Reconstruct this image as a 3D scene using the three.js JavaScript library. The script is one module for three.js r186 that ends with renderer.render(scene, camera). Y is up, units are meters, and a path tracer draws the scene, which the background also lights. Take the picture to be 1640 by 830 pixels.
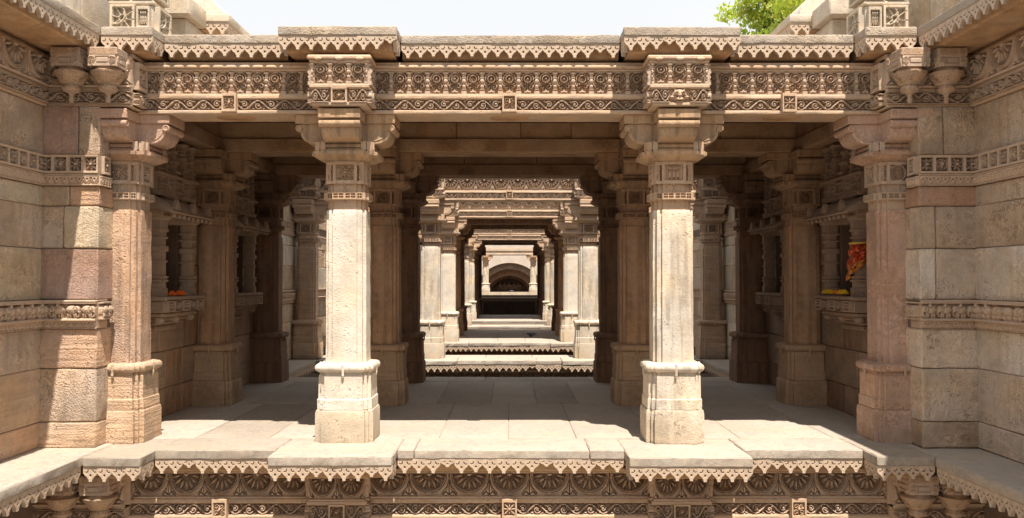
import * as THREE from 'three';
import { ImprovedNoise } from 'three/addons/math/ImprovedNoise.js';
import { mergeGeometries, toCreasedNormals } from 'three/addons/utils/BufferGeometryUtils.js';

// ------------------------------------------------------------------ camera, sky, sun, exposure
const scene = new THREE.Scene();
const camera = new THREE.PerspectiveCamera(33.94, 1024 / 518, 0.1, 500);
camera.position.set(0, 1.6, 8.37);
camera.lookAt(4 / 1360, 1.6 + 35 / 1360, 7.37);

const renderer = new THREE.WebGLRenderer({ antialias: true });
renderer.setSize(1024, 518);
renderer.toneMapping = THREE.LinearToneMapping;
renderer.toneMappingExposure = 1.66;
renderer.shadowMap.enabled = true;

const SUNDIR = new THREE.Vector3(0.125, 1, 0.42).normalize();
const sun = new THREE.DirectionalLight(0xfff3e6, 5.0);
sun.position.copy(SUNDIR).multiplyScalar(60).add(new THREE.Vector3(0, 0, -8));
sun.target.position.set(0, 0, -8);
sun.castShadow = true;
sun.shadow.mapSize.set(4096, 4096);
Object.assign(sun.shadow.camera, { left: -30, right: 30, top: 35, bottom: -35, near: 1, far: 150 });
scene.add(sun, sun.target);

function rng(seed) { let a = seed >>> 0; return () => { a = (a + 0x6d2b79f5) | 0; let t = Math.imul(a ^ (a >>> 15), 1 | a); t = (t + Math.imul(t ^ (t >>> 7), 61 | t)) ^ t; return ((t ^ (t >>> 14)) >>> 0) / 4294967296; }; }
const lerp = (a, b, t) => a + (b - a) * t, clamp = (x, a = 0, b = 1) => Math.min(b, Math.max(a, x));
const sst = (a, b, x) => { const t = clamp((x - a) / (b - a)); return t * t * (3 - 2 * t); };
// one periodic lattice-noise layer, values 0..1
function layer(size, fx, fy, seed) {
  const r = rng(seed), lat = new Float32Array(fx * fy).map(() => r()), out = new Float32Array(size * size);
  const X0 = new Int32Array(size), X1 = new Int32Array(size), XT = new Float32Array(size);
  for (let x = 0; x < size; x++) { const u = x / size * fx, i = Math.floor(u), t = u - i; X0[x] = i; X1[x] = (i + 1) % fx; XT[x] = t * t * (3 - 2 * t); }
  for (let y = 0; y < size; y++) {
    const v = y / size * fy, j = Math.floor(v); let t = v - j; t = t * t * (3 - 2 * t);
    const a = j * fx, b = ((j + 1) % fy) * fx;
    for (let x = 0; x < size; x++) {
      const p = lat[a + X0[x]], q = lat[a + X1[x]], s = lat[b + X0[x]], w = lat[b + X1[x]], k = XT[x];
      const m = p + (q - p) * k, n = s + (w - s) * k;
      out[y * size + x] = m + (n - m) * t;
    }
  }
  return out;
}
{ // the sky: pale, hazy, thin cloud
  const w = 512, h = 256, d = new Float32Array(w * h * 4), c1 = layer(512, 8, 16, 5), c2 = layer(512, 20, 40, 6), c3 = layer(512, 60, 100, 7);
  for (let y = 0; y < h; y++) for (let x = 0; x < w; x++) {
    const el = ((y + 0.5) / h - 0.5) * Math.PI, up = clamp(Math.sin(el)), i = (y * w + x) * 4, k = y * 2 * 512 + x;
    const cl = sst(0.42, 0.75, c1[k] * 0.5 + c2[k] * 0.3 + c3[k] * 0.2) * 0.6;
    const t = Math.pow(up, 1.3);
    let r = lerp(0.6, 0.44, t), g = lerp(0.605, 0.475, t), b = lerp(0.61, 0.53, t);
    r = lerp(r, 0.63, cl); g = lerp(g, 0.632, cl); b = lerp(b, 0.635, cl);
    if (el < -0.02) { r = 0.22; g = 0.2; b = 0.17; }
    d[i] = r; d[i + 1] = g; d[i + 2] = b; d[i + 3] = 1;
  }
  const t = new THREE.DataTexture(d, w, h, THREE.RGBAFormat, THREE.FloatType);
  t.mapping = THREE.EquirectangularReflectionMapping; t.magFilter = t.minFilter = THREE.LinearFilter; t.colorSpace = THREE.LinearSRGBColorSpace; t.needsUpdate = true;
  scene.background = t; scene.environment = t;
}

// ------------------------------------------------------------------ stone surfaces
const S = 1024, TILE = 2;
const L = {};
const ly = (fx, fy, seed) => L[[fx, fy, seed]] ??= layer(S, fx, fy, seed);
function stone(kind) {
  const col = new Uint8Array(S * S * 4), bmp = new Uint8Array(S * S * 4);
  const sd = { plain: 10, blotch: 20, streak: 30, bed: 40, floor: 50, wall: 60 }[kind];
  const a3 = ly(3, 3, sd + 1), a7 = ly(7, 7, sd + 2), a17 = ly(17, 17, sd + 3), a40 = ly(40, 40, sd + 4), a90 = ly(90, 90, 1005), a200 = ly(200, 200, 1006), a420 = ly(420, 420, 1007), p60 = ly(70, 70, 1008), p150 = ly(160, 160, 1009);
  const h5 = ly(5, 5, sd + 6), h13 = ly(13, 13, sd + 7), sv = ly(44, 4, sd + 8), sv2 = ly(110, 9, sd + 9), bd = ly(4, 64, sd + 10), bd2 = ly(7, 150, sd + 11);
  for (let i = 0; i < S * S; i++) {
    const low = a3[i] * 0.4 + a7[i] * 0.35 + a17[i] * 0.25 - 0.5, mid = a17[i] * 0.4 + a40[i] * 0.35 + a90[i] * 0.25 - 0.5, gr = a200[i] * 0.5 + a420[i] * 0.5 - 0.5;
    const hue = h5[i] * 0.6 + h13[i] * 0.4 - 0.5;
    let v = 0.8 + low * 0.34 + mid * 0.22 + gr * 0.2, b = 0.55 + gr * 0.45 + mid * 0.35;
    let r = 1 + hue * 0.16, g = 1, bl = 1 - hue * 0.26;
    const pit = sst(0.72, 0.9, p60[i] * 0.2 + p150[i] * 0.5 + a420[i] * 0.3 + (a17[i] - 0.5) * 0.3);
    v *= 1 - pit * 0.3; b -= pit * 0.6;
    if (kind === 'blotch') {
      const m = sst(0.53, 0.64, a7[i] * 0.3 + a17[i] * 0.25 + a40[i] * 0.25 + a90[i] * 0.2) * 0.55;
      v = lerp(v, 1.02, m); r = lerp(r, 0.97, m); bl = lerp(bl, 1.1, m);
      const k = sst(0.45, 0.75, h5[i] * 0.3 + h13[i] * 0.3 + a40[i] * 0.2 + a90[i] * 0.2) * 0.34; v *= 1 - k;
    }
    if (kind === 'wall') {
      v = 0.78 + low * 0.46 + mid * 0.3 + gr * 0.24;
      const c1 = sst(0.46, 0.66, a7[i] * 0.5 + h13[i] * 0.5), sp = sst(0.52, 0.62, a90[i] * 0.45 + a200[i] * 0.4 + a40[i] * 0.15);
      const m = c1 * sp * 0.62; v = lerp(v, 1.05, m); r = lerp(r, 0.98, m); bl = lerp(bl, 1.12, m);
      const dk = sst(0.48, 0.68, h5[i] * 0.5 + a17[i] * 0.5) * sst(0.42, 0.66, a40[i] * 0.5 + a200[i] * 0.5) * 0.3; v *= 1 - dk; const pk = sst(0.6, 0.75, a200[i] * 0.5 + a90[i] * 0.3 + a420[i] * 0.2) * sst(0.45, 0.6, a17[i]); v *= 1 - pk * 0.3; b -= pk * 0.5;  b -= pit * 0.2 - m * 0.15;
      v *= 1 - sst(0.5, 0.8, sv[i] * 0.45 + sv2[i] * 0.2 + a3[i] * 0.4) * 0.13;
    }
    if (kind === 'streak') {
      const k = sst(0.5, 0.8, sv[i] * 0.55 + sv2[i] * 0.25 + a7[i] * 0.3) ; v *= 1 - k * 0.3; b -= (sv[i] * 0.5 + sv2[i] * 0.5 - 0.5) * 0.5;
      const m = sst(0.6, 0.75, sv2[i] * 0.4 + a40[i] * 0.35 + a3[i] * 0.3) * 0.32; v = lerp(v, 1.0, m); bl = lerp(bl, 1.05, m);
    }
    if (kind === 'bed') {
      const k = bd[i] * 0.6 + bd2[i] * 0.4 - 0.5; v += k * 0.2; b += k * 0.55; r += k * 0.06;
    }
    if (kind === 'floor') {
      v = 0.82 + low * 0.22 + mid * 0.2 + gr * 0.16; const k = sst(0.46, 0.7, a17[i] * 0.3 + a40[i] * 0.35 + a90[i] * 0.35) * 0.2; v *= 1 - k - pit * 0.12; b = 0.55 + gr * 0.25 + mid * 0.3; r = 1 + hue * 0.08; bl = 1 - hue * 0.12;
    }
    const o = i * 4;
    col[o] = clamp(v * r) * 255; col[o + 1] = clamp(v * g) * 255; col[o + 2] = clamp(v * bl) * 255; col[o + 3] = 255;
    bmp[o] = bmp[o + 1] = bmp[o + 2] = clamp(b) * 255; bmp[o + 3] = 255;
  }
  const tx = (d) => { const t = new THREE.DataTexture(d, S, S, THREE.RGBAFormat); t.wrapS = t.wrapT = THREE.RepeatWrapping; t.magFilter = THREE.LinearFilter; t.minFilter = THREE.LinearFilter; t.needsUpdate = true; return t; };
  return { map: tx(col), bump: tx(bmp) };
}
const TEX = {}, MC = {};
function mat(kind, r, g, b, bump = 0.007, rough = 0.93) {
  const key = [kind, r, g, b, bump].join();
  TEX[kind] ??= stone(kind);
  return MC[key] ??= new THREE.MeshStandardMaterial({ name: 'sandstone_' + kind, color: new THREE.Color().setRGB(r / 0.74, g / 0.74, b / 0.74), map: TEX[kind].map, bumpMap: TEX[kind].bump, bumpScale: bump, roughness: rough });
}
const M = {
  white: mat('plain', 0.64, 0.57, 0.47), white2: mat('streak', 0.62, 0.54, 0.43), cream: mat('plain', 0.5, 0.425, 0.325), floor: mat('floor', 0.42, 0.365, 0.3, 0.008), floor2: mat('floor', 0.36, 0.31, 0.25, 0.006),
  slab: mat('wall', 0.36, 0.3, 0.235, 0.018), fringe: mat('plain', 0.54, 0.425, 0.32, 0.004), soffit: mat('blotch', 0.5, 0.315, 0.175),
  frieze: mat('plain', 0.5, 0.36, 0.245, 0.005), carve: mat('plain', 0.48, 0.355, 0.255, 0.003), pink: mat('bed', 0.48, 0.325, 0.22, 0.016), pink2: mat('wall', 0.48, 0.315, 0.22), buff: mat('wall', 0.52, 0.415, 0.285, 0.016), tan: mat('bed', 0.48, 0.345, 0.235, 0.016),
  rust: mat('wall', 0.42, 0.255, 0.165, 0.01), pale: mat('wall', 0.6, 0.475, 0.36, 0.018), pale2: mat('wall', 0.63, 0.52, 0.405, 0.018), sand: mat('wall', 0.48, 0.36, 0.255, 0.018),
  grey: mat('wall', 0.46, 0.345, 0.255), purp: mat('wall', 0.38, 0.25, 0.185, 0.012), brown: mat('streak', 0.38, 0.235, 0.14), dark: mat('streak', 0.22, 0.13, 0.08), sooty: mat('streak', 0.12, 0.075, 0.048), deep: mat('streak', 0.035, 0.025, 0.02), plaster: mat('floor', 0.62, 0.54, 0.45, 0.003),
  joint: mat('plain', 0.16, 0.115, 0.085),
};
const WALLMATS = [M.pink, M.buff, M.tan, M.pink2, M.sand, M.buff, M.tan];

const ni = (g) => (g.index ? g.toNonIndexed() : g);
// ------------------------------------------------------------------ geometry helpers
const PN = new ImprovedNoise();
function uvBox(g0, ox = 0, oy = 0) {
  const g = g0.index ? g0.toNonIndexed() : g0;
  if (!g.attributes.normal) g.computeVertexNormals();
  const p = g.attributes.position.array, n = p.length / 3, uv = new Float32Array(n * 2);
  for (let t = 0; t < n; t += 3) {
    const i = t * 3, ax = p[i + 3] - p[i], ay = p[i + 4] - p[i + 1], az = p[i + 5] - p[i + 2], bx = p[i + 6] - p[i], by = p[i + 7] - p[i + 1], bz = p[i + 8] - p[i + 2];
    const nx = Math.abs(ay * bz - az * by), ny = Math.abs(az * bx - ax * bz), nz = Math.abs(ax * by - ay * bx);
    for (let k = 0; k < 3; k++) {
      const x = p[i + k * 3], y = p[i + k * 3 + 1], z = p[i + k * 3 + 2], o = (t + k) * 2;
      if (nz >= nx && nz >= ny) { uv[o] = x; uv[o + 1] = y; } else if (nx >= ny) { uv[o] = z + 0.37; uv[o + 1] = y; } else { uv[o] = x; uv[o + 1] = z + 0.71; }
      uv[o] = uv[o] / TILE + ox; uv[o + 1] = uv[o + 1] / TILE + oy;
    }
  }
  const out = new THREE.BufferGeometry();
  out.setAttribute('position', g.attributes.position); out.setAttribute('normal', g.attributes.normal); out.setAttribute('uv', new THREE.BufferAttribute(uv, 2));
  return out;
}
let uvSeed = 1;
const fin = (g) => { const r = rng(uvSeed++ * 7919); return uvBox(g, r(), r()); };
const merge = (list) => mergeGeometries(list.map((g) => (g.attributes.uv && !g.index && Object.keys(g.attributes).length === 3 ? g : uvBox(g))));
const mv = (g, x, y, z) => g.clone().translate(x, y, z);
// chamfered stone block, 44 triangles; slightly out of true
function cbox(w, h, d, c = 0.006, j = 0, seed = 0) {
  const r = rng(seed + 77), P = [], T = [];
  c = Math.min(c, w * 0.3, h * 0.3, d * 0.3);
  const id = (sx, sy, sz, a) => (((sx > 0) * 4 + (sy > 0) * 2 + (sz > 0) * 1) * 3 + a);
  for (const sx of [-1, 1]) for (const sy of [-1, 1]) for (const sz of [-1, 1]) {
    const jx = (r() - 0.5) * j, jy = (r() - 0.5) * j, jz = (r() - 0.5) * j;
    for (let a = 0; a < 3; a++) P.push([sx * (w / 2 - (a === 0 ? 0 : c)) + jx, sy * (h / 2 - (a === 1 ? 0 : c)) + jy, sz * (d / 2 - (a === 2 ? 0 : c)) + jz]);
  }
  const quad = (a, b, e, f) => { T.push([a, b, e], [a, e, f]); };
  for (const s of [-1, 1]) {
    quad(id(s, -1, -1, 0), id(s, 1, -1, 0), id(s, 1, 1, 0), id(s, -1, 1, 0));
    quad(id(-1, s, -1, 1), id(-1, s, 1, 1), id(1, s, 1, 1), id(1, s, -1, 1));
    quad(id(-1, -1, s, 2), id(1, -1, s, 2), id(1, 1, s, 2), id(-1, 1, s, 2));
  }
  for (const s of [-1, 1]) for (const t of [-1, 1]) {
    quad(id(s, t, -1, 0), id(s, t, 1, 0), id(s, t, 1, 1), id(s, t, -1, 1));
    quad(id(s, -1, t, 0), id(s, 1, t, 0), id(s, 1, t, 2), id(s, -1, t, 2));
    quad(id(-1, s, t, 1), id(1, s, t, 1), id(1, s, t, 2), id(-1, s, t, 2));
  }
  for (const sx of [-1, 1]) for (const sy of [-1, 1]) for (const sz of [-1, 1]) T.push([id(sx, sy, sz, 0), id(sx, sy, sz, 1), id(sx, sy, sz, 2)]);
  const pos = [];
  for (const [a, b, e] of T) {
    const A = P[a], B = P[b], C = P[e];
    const cx = (B[1] - A[1]) * (C[2] - A[2]) - (B[2] - A[2]) * (C[1] - A[1]), cy = (B[2] - A[2]) * (C[0] - A[0]) - (B[0] - A[0]) * (C[2] - A[2]), cz = (B[0] - A[0]) * (C[1] - A[1]) - (B[1] - A[1]) * (C[0] - A[0]);
    const out = cx * (A[0] + B[0] + C[0]) + cy * (A[1] + B[1] + C[1]) + cz * (A[2] + B[2] + C[2]) > 0;
    pos.push(...A, ...(out ? B : C), ...(out ? C : B));
  }
  const g = new THREE.BufferGeometry(); g.setAttribute('position', new THREE.Float32BufferAttribute(pos, 3)); g.computeVertexNormals();
  return g;
}
// box from corner to corner
const bx = (x0, x1, y0, y1, z0, z1, c = 0.005, j = 0, seed = 0) => cbox(x1 - x0, y1 - y0, z1 - z0, c, j, seed).translate((x0 + x1) / 2, (y0 + y1) / 2, (z0 + z1) / 2);
// rounded, weathered slab with finely divided faces
function rough(w, h, d, r = 0.012, amp = 0.005, cell = 0.09, seed = 0) {
  const n = [w, h, d].map((v) => Math.max(3, Math.min(46, Math.round(v / cell)))), g = ni(new THREE.BoxGeometry(w, h, d, ...n)), p = g.attributes.position, hf = [w / 2, h / 2, d / 2];
  for (let i = 0; i < p.count; i++) {
    const v = [p.getX(i), p.getY(i), p.getZ(i)], q = [0, 0, 0];
    for (let a = 0; a < 3; a++) {
      const k = Math.round((v[a] / (2 * hf[a]) + 0.5) * n[a]);
      v[a] = k === 0 ? -hf[a] : k === n[a] ? hf[a] : k === 1 ? -hf[a] + r : k === n[a] - 1 ? hf[a] - r : v[a];
      q[a] = clamp(v[a], -hf[a] + r, hf[a] - r);
    }
    const e = [v[0] - q[0], v[1] - q[1], v[2] - q[2]], l = Math.hypot(...e) || 1, s = 9, ed = (Math.abs(e[0]) > 0) + (Math.abs(e[1]) > 0) + (Math.abs(e[2]) > 0) > 1 ? 2.6 : 1;
    const m = PN.noise(v[0] * s + seed, v[1] * s, v[2] * s) * 0.6 + PN.noise(v[0] * 31 + seed, v[1] * 31, v[2] * 31) * 0.5;
    const rr = r + m * amp * ed - (ed > 1 ? amp * 0.6 : 0);
    p.setXYZ(i, q[0] + e[0] / l * rr, q[1] + e[1] / l * rr, q[2] + e[2] / l * rr);
  }
  g.deleteAttribute('normal'); g.deleteAttribute('uv');
  return toCreasedNormals(g, 0.6);
}
const rbox = (x0, x1, y0, y1, z0, z1, r, amp, cell, seed) => rough(x1 - x0, y1 - y0, z1 - z0, r, amp, cell, seed).translate((x0 + x1) / 2, (y0 + y1) / 2, (z0 + z1) / 2);
// loft of a square with stepped (notched) corners through [height, half width] pairs
function loft(profile, nf = 0.4, m = 0.03, { sub = 0, amp = 0, seed = 0, crease = 0.5, vs = 1 } = {}) {
  const rings = [];
  for (let i = 0; i < profile.length; i++) {
    const [y, w] = profile[i]; rings.push([y, w]);
    if (sub && i + 1 < profile.length && profile[i + 1][0] - y > 0.3) for (let k = 1; k < sub; k++) rings.push([lerp(y, profile[i + 1][0], k / sub), lerp(w, profile[i + 1][1], k / sub)]);
  }
  const ringPts = rings.map(([y, w]) => {
    const n = w * nf, q = [[w, w - n], [w - m, w - n], [w - m, w - m], [w - n, w - m], [w - n, w]], o = [];
    for (let k = 0; k < 4; k++) { const base = q; for (const [x, z] of base) o.push(k === 0 ? [x, z] : k === 1 ? [-z, x] : k === 2 ? [-x, -z] : [z, -x]); }
    return o.map(([x, z]) => {
      if (amp) { const e = (PN.noise(x * 7 + seed, y * 7 * vs, z * 7) * 0.7 + PN.noise(x * 23 + seed, y * 23 * vs, z * 23) * 0.5) * amp; const l = Math.hypot(x, z); x += x / l * e; z += z / l * e; }
      return [x, y, z];
    });
  });
  const pos = [], N = 20, push = (...v) => v.forEach((a) => pos.push(...a));
  for (let i = 0; i + 1 < ringPts.length; i++) for (let k = 0; k < N; k++) {
    const a = ringPts[i][k], b = ringPts[i][(k + 1) % N], c = ringPts[i + 1][(k + 1) % N], d = ringPts[i + 1][k];
    push(a, c, b, a, d, c);
  }
  const top = ringPts[ringPts.length - 1], bot = ringPts[0];
  for (let k = 0; k < N; k++) { push([0, top[0][1], 0], top[(k + 1) % N], top[k]); push([0, bot[0][1], 0], bot[k], bot[(k + 1) % N]); }
  const g = new THREE.BufferGeometry(); g.setAttribute('position', new THREE.Float32BufferAttribute(pos, 3));
  return toCreasedNormals(g, crease);
}
const lathe = (pts, seg = 16) => toCreasedNormals(ni(new THREE.LatheGeometry(pts.map(([y, r]) => new THREE.Vector2(r, y)), seg)), 0.7);
function extr(pts, depth, bevel = 0.004, holes = [], seg = 4) {
  const s = pts instanceof THREE.Shape ? pts : new THREE.Shape(pts.map(([x, y]) => new THREE.Vector2(x, y)));
  s.holes.push(...holes);
  return toCreasedNormals(ni(new THREE.ExtrudeGeometry(s, { depth, bevelEnabled: bevel > 0, bevelSize: bevel, bevelThickness: bevel, bevelSegments: 1, curveSegments: seg, steps: 1 })), 0.5);
}
// carved relief: a height field cut from a drawing (units: millimetres, y down), standing out from z = 0
const RC = {};
function relief(key, w, h, depth, nx, ny, draw) {
  if (RC[key]) return RC[key];
  const q = 4, cv = document.createElement('canvas'); cv.width = nx * q; cv.height = ny * q;
  const c = cv.getContext('2d'); c.scale(nx * q / w, ny * q / h); c.fillStyle = '#000'; c.fillRect(0, 0, w, h); c.lineCap = c.lineJoin = 'round';
  draw(c);
  const px = c.getImageData(0, 0, nx * q, ny * q).data, W = nx * q, H = ny * q;
  const hgt = (i, j) => { let s = 0, n = 0; for (let y = -1; y < 2; y++) for (let x = -1; x < 2; x++) { const X = clamp(i * q + x, 0, W - 1), Y = clamp(j * q + y, 0, H - 1); s += px[(Y * W + X) * 4]; n++; } return s / n / 255; };
  const nX = nx + 3, nY = ny + 3, pos = new Float32Array(nX * nY * 3), idx = [];
  for (let j = 0; j < nY; j++) for (let i = 0; i < nX; i++) {
    const edge = i === 0 || j === 0 || i === nX - 1 || j === nY - 1, a = clamp(i - 1, 0, nx), b = clamp(j - 1, 0, ny), o = (j * nX + i) * 3;
    pos[o] = (a / nx - 0.5) * w / 1000; pos[o + 1] = (0.5 - b / ny) * h / 1000; pos[o + 2] = edge ? -0.006 : hgt(a, b) * depth / 1000;
    if (i + 1 < nX && j + 1 < nY) { const k = j * nX + i; idx.push(k, k + nX, k + 1, k + 1, k + nX, k + nX + 1); }
  }
  const g = new THREE.BufferGeometry(); g.setAttribute('position', new THREE.BufferAttribute(pos, 3)); g.setIndex(idx);
  return RC[key] = fin(toCreasedNormals(g.toNonIndexed(), 0.5));
}
const G = (v) => { const k = Math.round(clamp(v) * 255); return `rgb(${k},${k},${k})`; };
const circ = (c, x, y, r, v, lw) => { c.beginPath(); c.arc(x, y, r, 0, 7); if (lw) { c.strokeStyle = G(v); c.lineWidth = lw; c.stroke(); } else { c.fillStyle = G(v); c.fill(); } };
const rect = (c, x, y, w, h, v) => { c.fillStyle = G(v); c.fillRect(x, y, w, h); };
const line = (c, pts, v, lw) => { c.beginPath(); pts.forEach(([x, y], i) => (i ? c.lineTo(x, y) : c.moveTo(x, y))); c.strokeStyle = G(v); c.lineWidth = lw; c.stroke(); };
const poly = (c, pts, v) => { c.beginPath(); pts.forEach(([x, y], i) => (i ? c.lineTo(x, y) : c.moveTo(x, y))); c.closePath(); c.fillStyle = G(v); c.fill(); };
function petal(c, x, y, ang, r0, r1, wd, v, vein = 0) {
  const ca = Math.cos(ang), sa = Math.sin(ang), P = (r, s) => [x + ca * r - sa * s, y + sa * r + ca * s];
  c.beginPath(); c.moveTo(...P(r0, 0)); c.quadraticCurveTo(...P(lerp(r0, r1, 0.55), wd), ...P(r1, 0)); c.quadraticCurveTo(...P(lerp(r0, r1, 0.55), -wd), ...P(r0, 0)); c.fillStyle = G(v); c.fill();
  if (vein) line(c, [P(r0 + 2, 0), P(r1 - 2, 0)], vein, 3);
}
function spiral(c, x, y, r, a0, turns, dir, v, lw) { const p = []; for (let i = 0; i <= 30; i++) { const t = i / 30, a = a0 + dir * t * turns * 6.283, q = r * (1 - 0.82 * t); p.push([x + Math.cos(a) * q, y + Math.sin(a) * q]); } line(c, p, v, lw); }
function ellip(c, x, y, rx, ry, rot, v0, v1) { c.save(); c.translate(x, y); c.rotate(rot); c.scale(rx, ry); const g = c.createRadialGradient(0, 0, 0.05, 0, 0, 1); g.addColorStop(0, G(v0)); g.addColorStop(0.7, G(lerp(v0, v1, 0.4))); g.addColorStop(1, G(v1)); c.fillStyle = g; c.beginPath(); c.arc(0, 0, 1, 0, 7); c.fill(); c.restore(); }

const R = {
  arch: (k = 0) => relief('arch' + k, 180, 236, 72, 44, 58, (c) => {
    rect(c, 0, 0, 180, 10, 0.7); rect(c, 0, 222, 180, 14, 0.85);
    for (const x of [0, 180]) { rect(c, x - 19, 0, 38, 236, 0.62); rect(c, x - 26, 8, 52, 16, 0.9); rect(c, x - 22, 62, 44, 10, 0.95); ellip(c, x, 96, 24, 26, 0, 1, 0.75); rect(c, x - 22, 124, 44, 8, 0.9); ellip(c, x, 150, 20, 22, 0, 0.95, 0.7); rect(c, x - 25, 176, 50, 12, 0.95); rect(c, x - 27, 196, 54, 40, 0.95); }
    const kk = k, rr = rng(80 + k), jj = (v) => (rr() - 0.5) * v; k %= 3; circ(c, 28, 22, 7, 0.7); circ(c, 152, 22, 7, 0.7);
    c.beginPath(); c.arc(90, 72, 58, Math.PI * 0.92, Math.PI * 2.08); c.strokeStyle = G(0.72); c.lineWidth = 11; c.stroke();
    line(c, [[34, 90], [22, 120], [30, 140]], 0.6, 9); line(c, [[146, 90], [158, 120], [150, 140]], 0.6, 9);
    circ(c, 90, 74, 34, 0.95, 10); circ(c, 90, 74, 25, 0.25);
    if (k === 0) { for (let i = 0; i < 8; i++) petal(c, 90, 74, i * 0.785, 5, 26, 8, 0.7); circ(c, 90, 74, 9, 1); }
    if (k === 1) { spiral(c, 90, 74, 24, 0, 1.3, 1, 0.8, 7); circ(c, 90, 74, 7, 1); }
    if (k === 2) { line(c, [[90, 48], [90, 100]], 0.9, 7); line(c, [[70, 62], [76, 90]], 0.7, 6); line(c, [[110, 62], [104, 90]], 0.7, 6); line(c, [[68, 74], [112, 74]], 0.8, 6); }
    for (const s of [-1, 1]) { spiral(c, 90 + s * 28 + jj(8), 148 + jj(8), 26 + jj(7), s > 0 ? -2 : -1.1, 1.1 + jj(0.4), s, 0.62, 8); spiral(c, 90 + s * 20, 180, 20, s > 0 ? 2.6 : 0.5, 0.9, -s, 0.55, 7); line(c, [[90 + s * 8, 118], [90 + s * 50, 112], [90 + s * 58, 150]], 0.5, 7); ellip(c, 90 + s * 18, 208, 17, 14, 0, 1, 0.7); }
    if (kk > 3) { ellip(c, 60 + jj(60), 60 + jj(60), 26, 22, jj(3), 0.3, 0.5); }
    line(c, [[90, 116], [90, 196]], 0.6, 7); poly(c, [[90, 172], [112, 206], [68, 206]], 0.8);
  }),
  scroll: (k = 0) => relief('scroll' + k, 260, 116, 66, 64, 30, (c) => {
    rect(c, 0, 0, 260, 8, 0.8); rect(c, 0, 108, 260, 8, 0.9);
    const r = rng(60 + k), j = (v) => (r() - 0.5) * v; if (k % 2) { c.translate(260, 0); c.scale(-1, 1); }
    line(c, Array.from({ length: 53 }, (_, i) => [i * 5, 58 + Math.sin(i * 5 / 130 * Math.PI) * 43]), 0.9, 12);
    for (const [x, f] of [[66, 1], [196, -1]]) {
      const y = 58 - f * 6 + j(6); spiral(c, x + j(8), y, 33 + j(6), f > 0 ? -2.6 : 0.5, 1.3 + j(0.4), 1, 0.95, 11); circ(c, x, y, 8, 1);
      petal(c, x - 20 + j(10), y + f * 18, f > 0 ? 2.2 : -2.2, 0, 36, 12, 0.85); petal(c, x + 24, y + f * 22, f > 0 ? 0.7 : -0.7, 0, 36 + j(10), 12, 0.85);
      petal(c, x - 62, y - f * 30, f > 0 ? 0.1 : -0.1, 0, 34 + j(8), 11, 0.85); petal(c, x + 40, y - f * 40, f > 0 ? 0.5 : -0.5, 0, 32, 11, 0.85);
    }
  }),
  lotus: (k = 0) => relief('lotus' + k, 370, 216, 74, 76, 46, (c) => {
    rect(c, 0, 0, 370, 216, 0.5);
    for (const x of [0, 370]) { for (const s of [-1, 1]) poly(c, [[x, 60], [x + s * 22, 150], [x + s * 58, 190], [x, 190]], 0.8); line(c, [[x, 40], [x, 190]], 0.1, 6); for (const s of [-1, 1]) { line(c, [[x, 192], [x + s * 30, 160], [x + s * 66, 196]], 0.05, 6); line(c, [[x, 40], [x + s * 20, 120], [x + s * 70, 180]], 0.1, 5); } rect(c, x - 24, 0, 48, 36, 0.85); rect(c, x - 4, 4, 8, 28, 0.1); }
    circ(c, 185, 6, 176, 0.95); circ(c, 185, 6, 164, 0.55, 5); circ(c, 185, 6, 152, 0);
    for (let i = 1; i < 7; i++) petal(c, 185, 2, Math.PI * (i / 7), 88, 148, 9, 0.5);
    for (let i = 0; i < 7; i++) petal(c, 185, 2, Math.PI * ((i + 0.5) / 7), 50, k === 1 && i % 2 ? 132 : 150, 21, 0.85, 0.98);
    circ(c, 185, 2, 64, 0.15); for (let i = 0; i < (k === 2 ? 9 : 13); i++) petal(c, 185, 2, Math.PI * i / (k === 2 ? 8 : 12), 18, 64, k === 2 ? 11 : 7, 0.8); circ(c, 185, 2, 22, 1);
    rect(c, 0, 200, 370, 16, 0.9);
  }),
  flower: (k = 0) => relief('flower' + k, 160, 180, 72, 38, 42, (c) => {
    rect(c, 0, 0, 160, 180, 0.9); rect(c, 18, 24, 124, 132, 0);
    if (k === 1) circ(c, 80, 90, 54, 0.8, 9);
    for (let i = 0; i < 8; i++) petal(c, 80, 90, i * 0.7854 + (k === 2 ? 0.39 : 0), 6, k === 1 ? 52 : i % 2 ? 84 : 66, 19, 0.78, 0.5);
    circ(c, 80, 90, 13, 1); rect(c, 0, 0, 160, 18, 0.95); rect(c, 0, 162, 160, 18, 0.95);
  }),
  zig: () => relief('zig', 240, 96, 30, 50, 20, (c) => {
    rect(c, 0, 0, 240, 14, 0.9); rect(c, 0, 14, 240, 82, 0.25);
    for (let i = 0; i < 4; i++) { poly(c, [[i * 60, 14], [i * 60 + 60, 14], [i * 60 + 30, 78]], 0.85); circ(c, i * 60 + 30, 34, 9, 0.1); line(c, [[i * 60 - 2, 34], [i * 60 + 30, 88], [i * 60 + 62, 34]], 0.7, 7); circ(c, i * 60, 24, 9, 0.15); }
    rect(c, 0, 90, 240, 6, 0.8);
  }),
  eleph: (k = 0) => relief('eleph' + k, 330, 186, 68, 66, 38, (c) => {
    rect(c, 0, 0, 330, 18, 0.75); rect(c, 0, 172, 330, 14, 0.7);
    if (k) { c.translate(330, 0); c.scale(-1, 1); }
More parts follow.
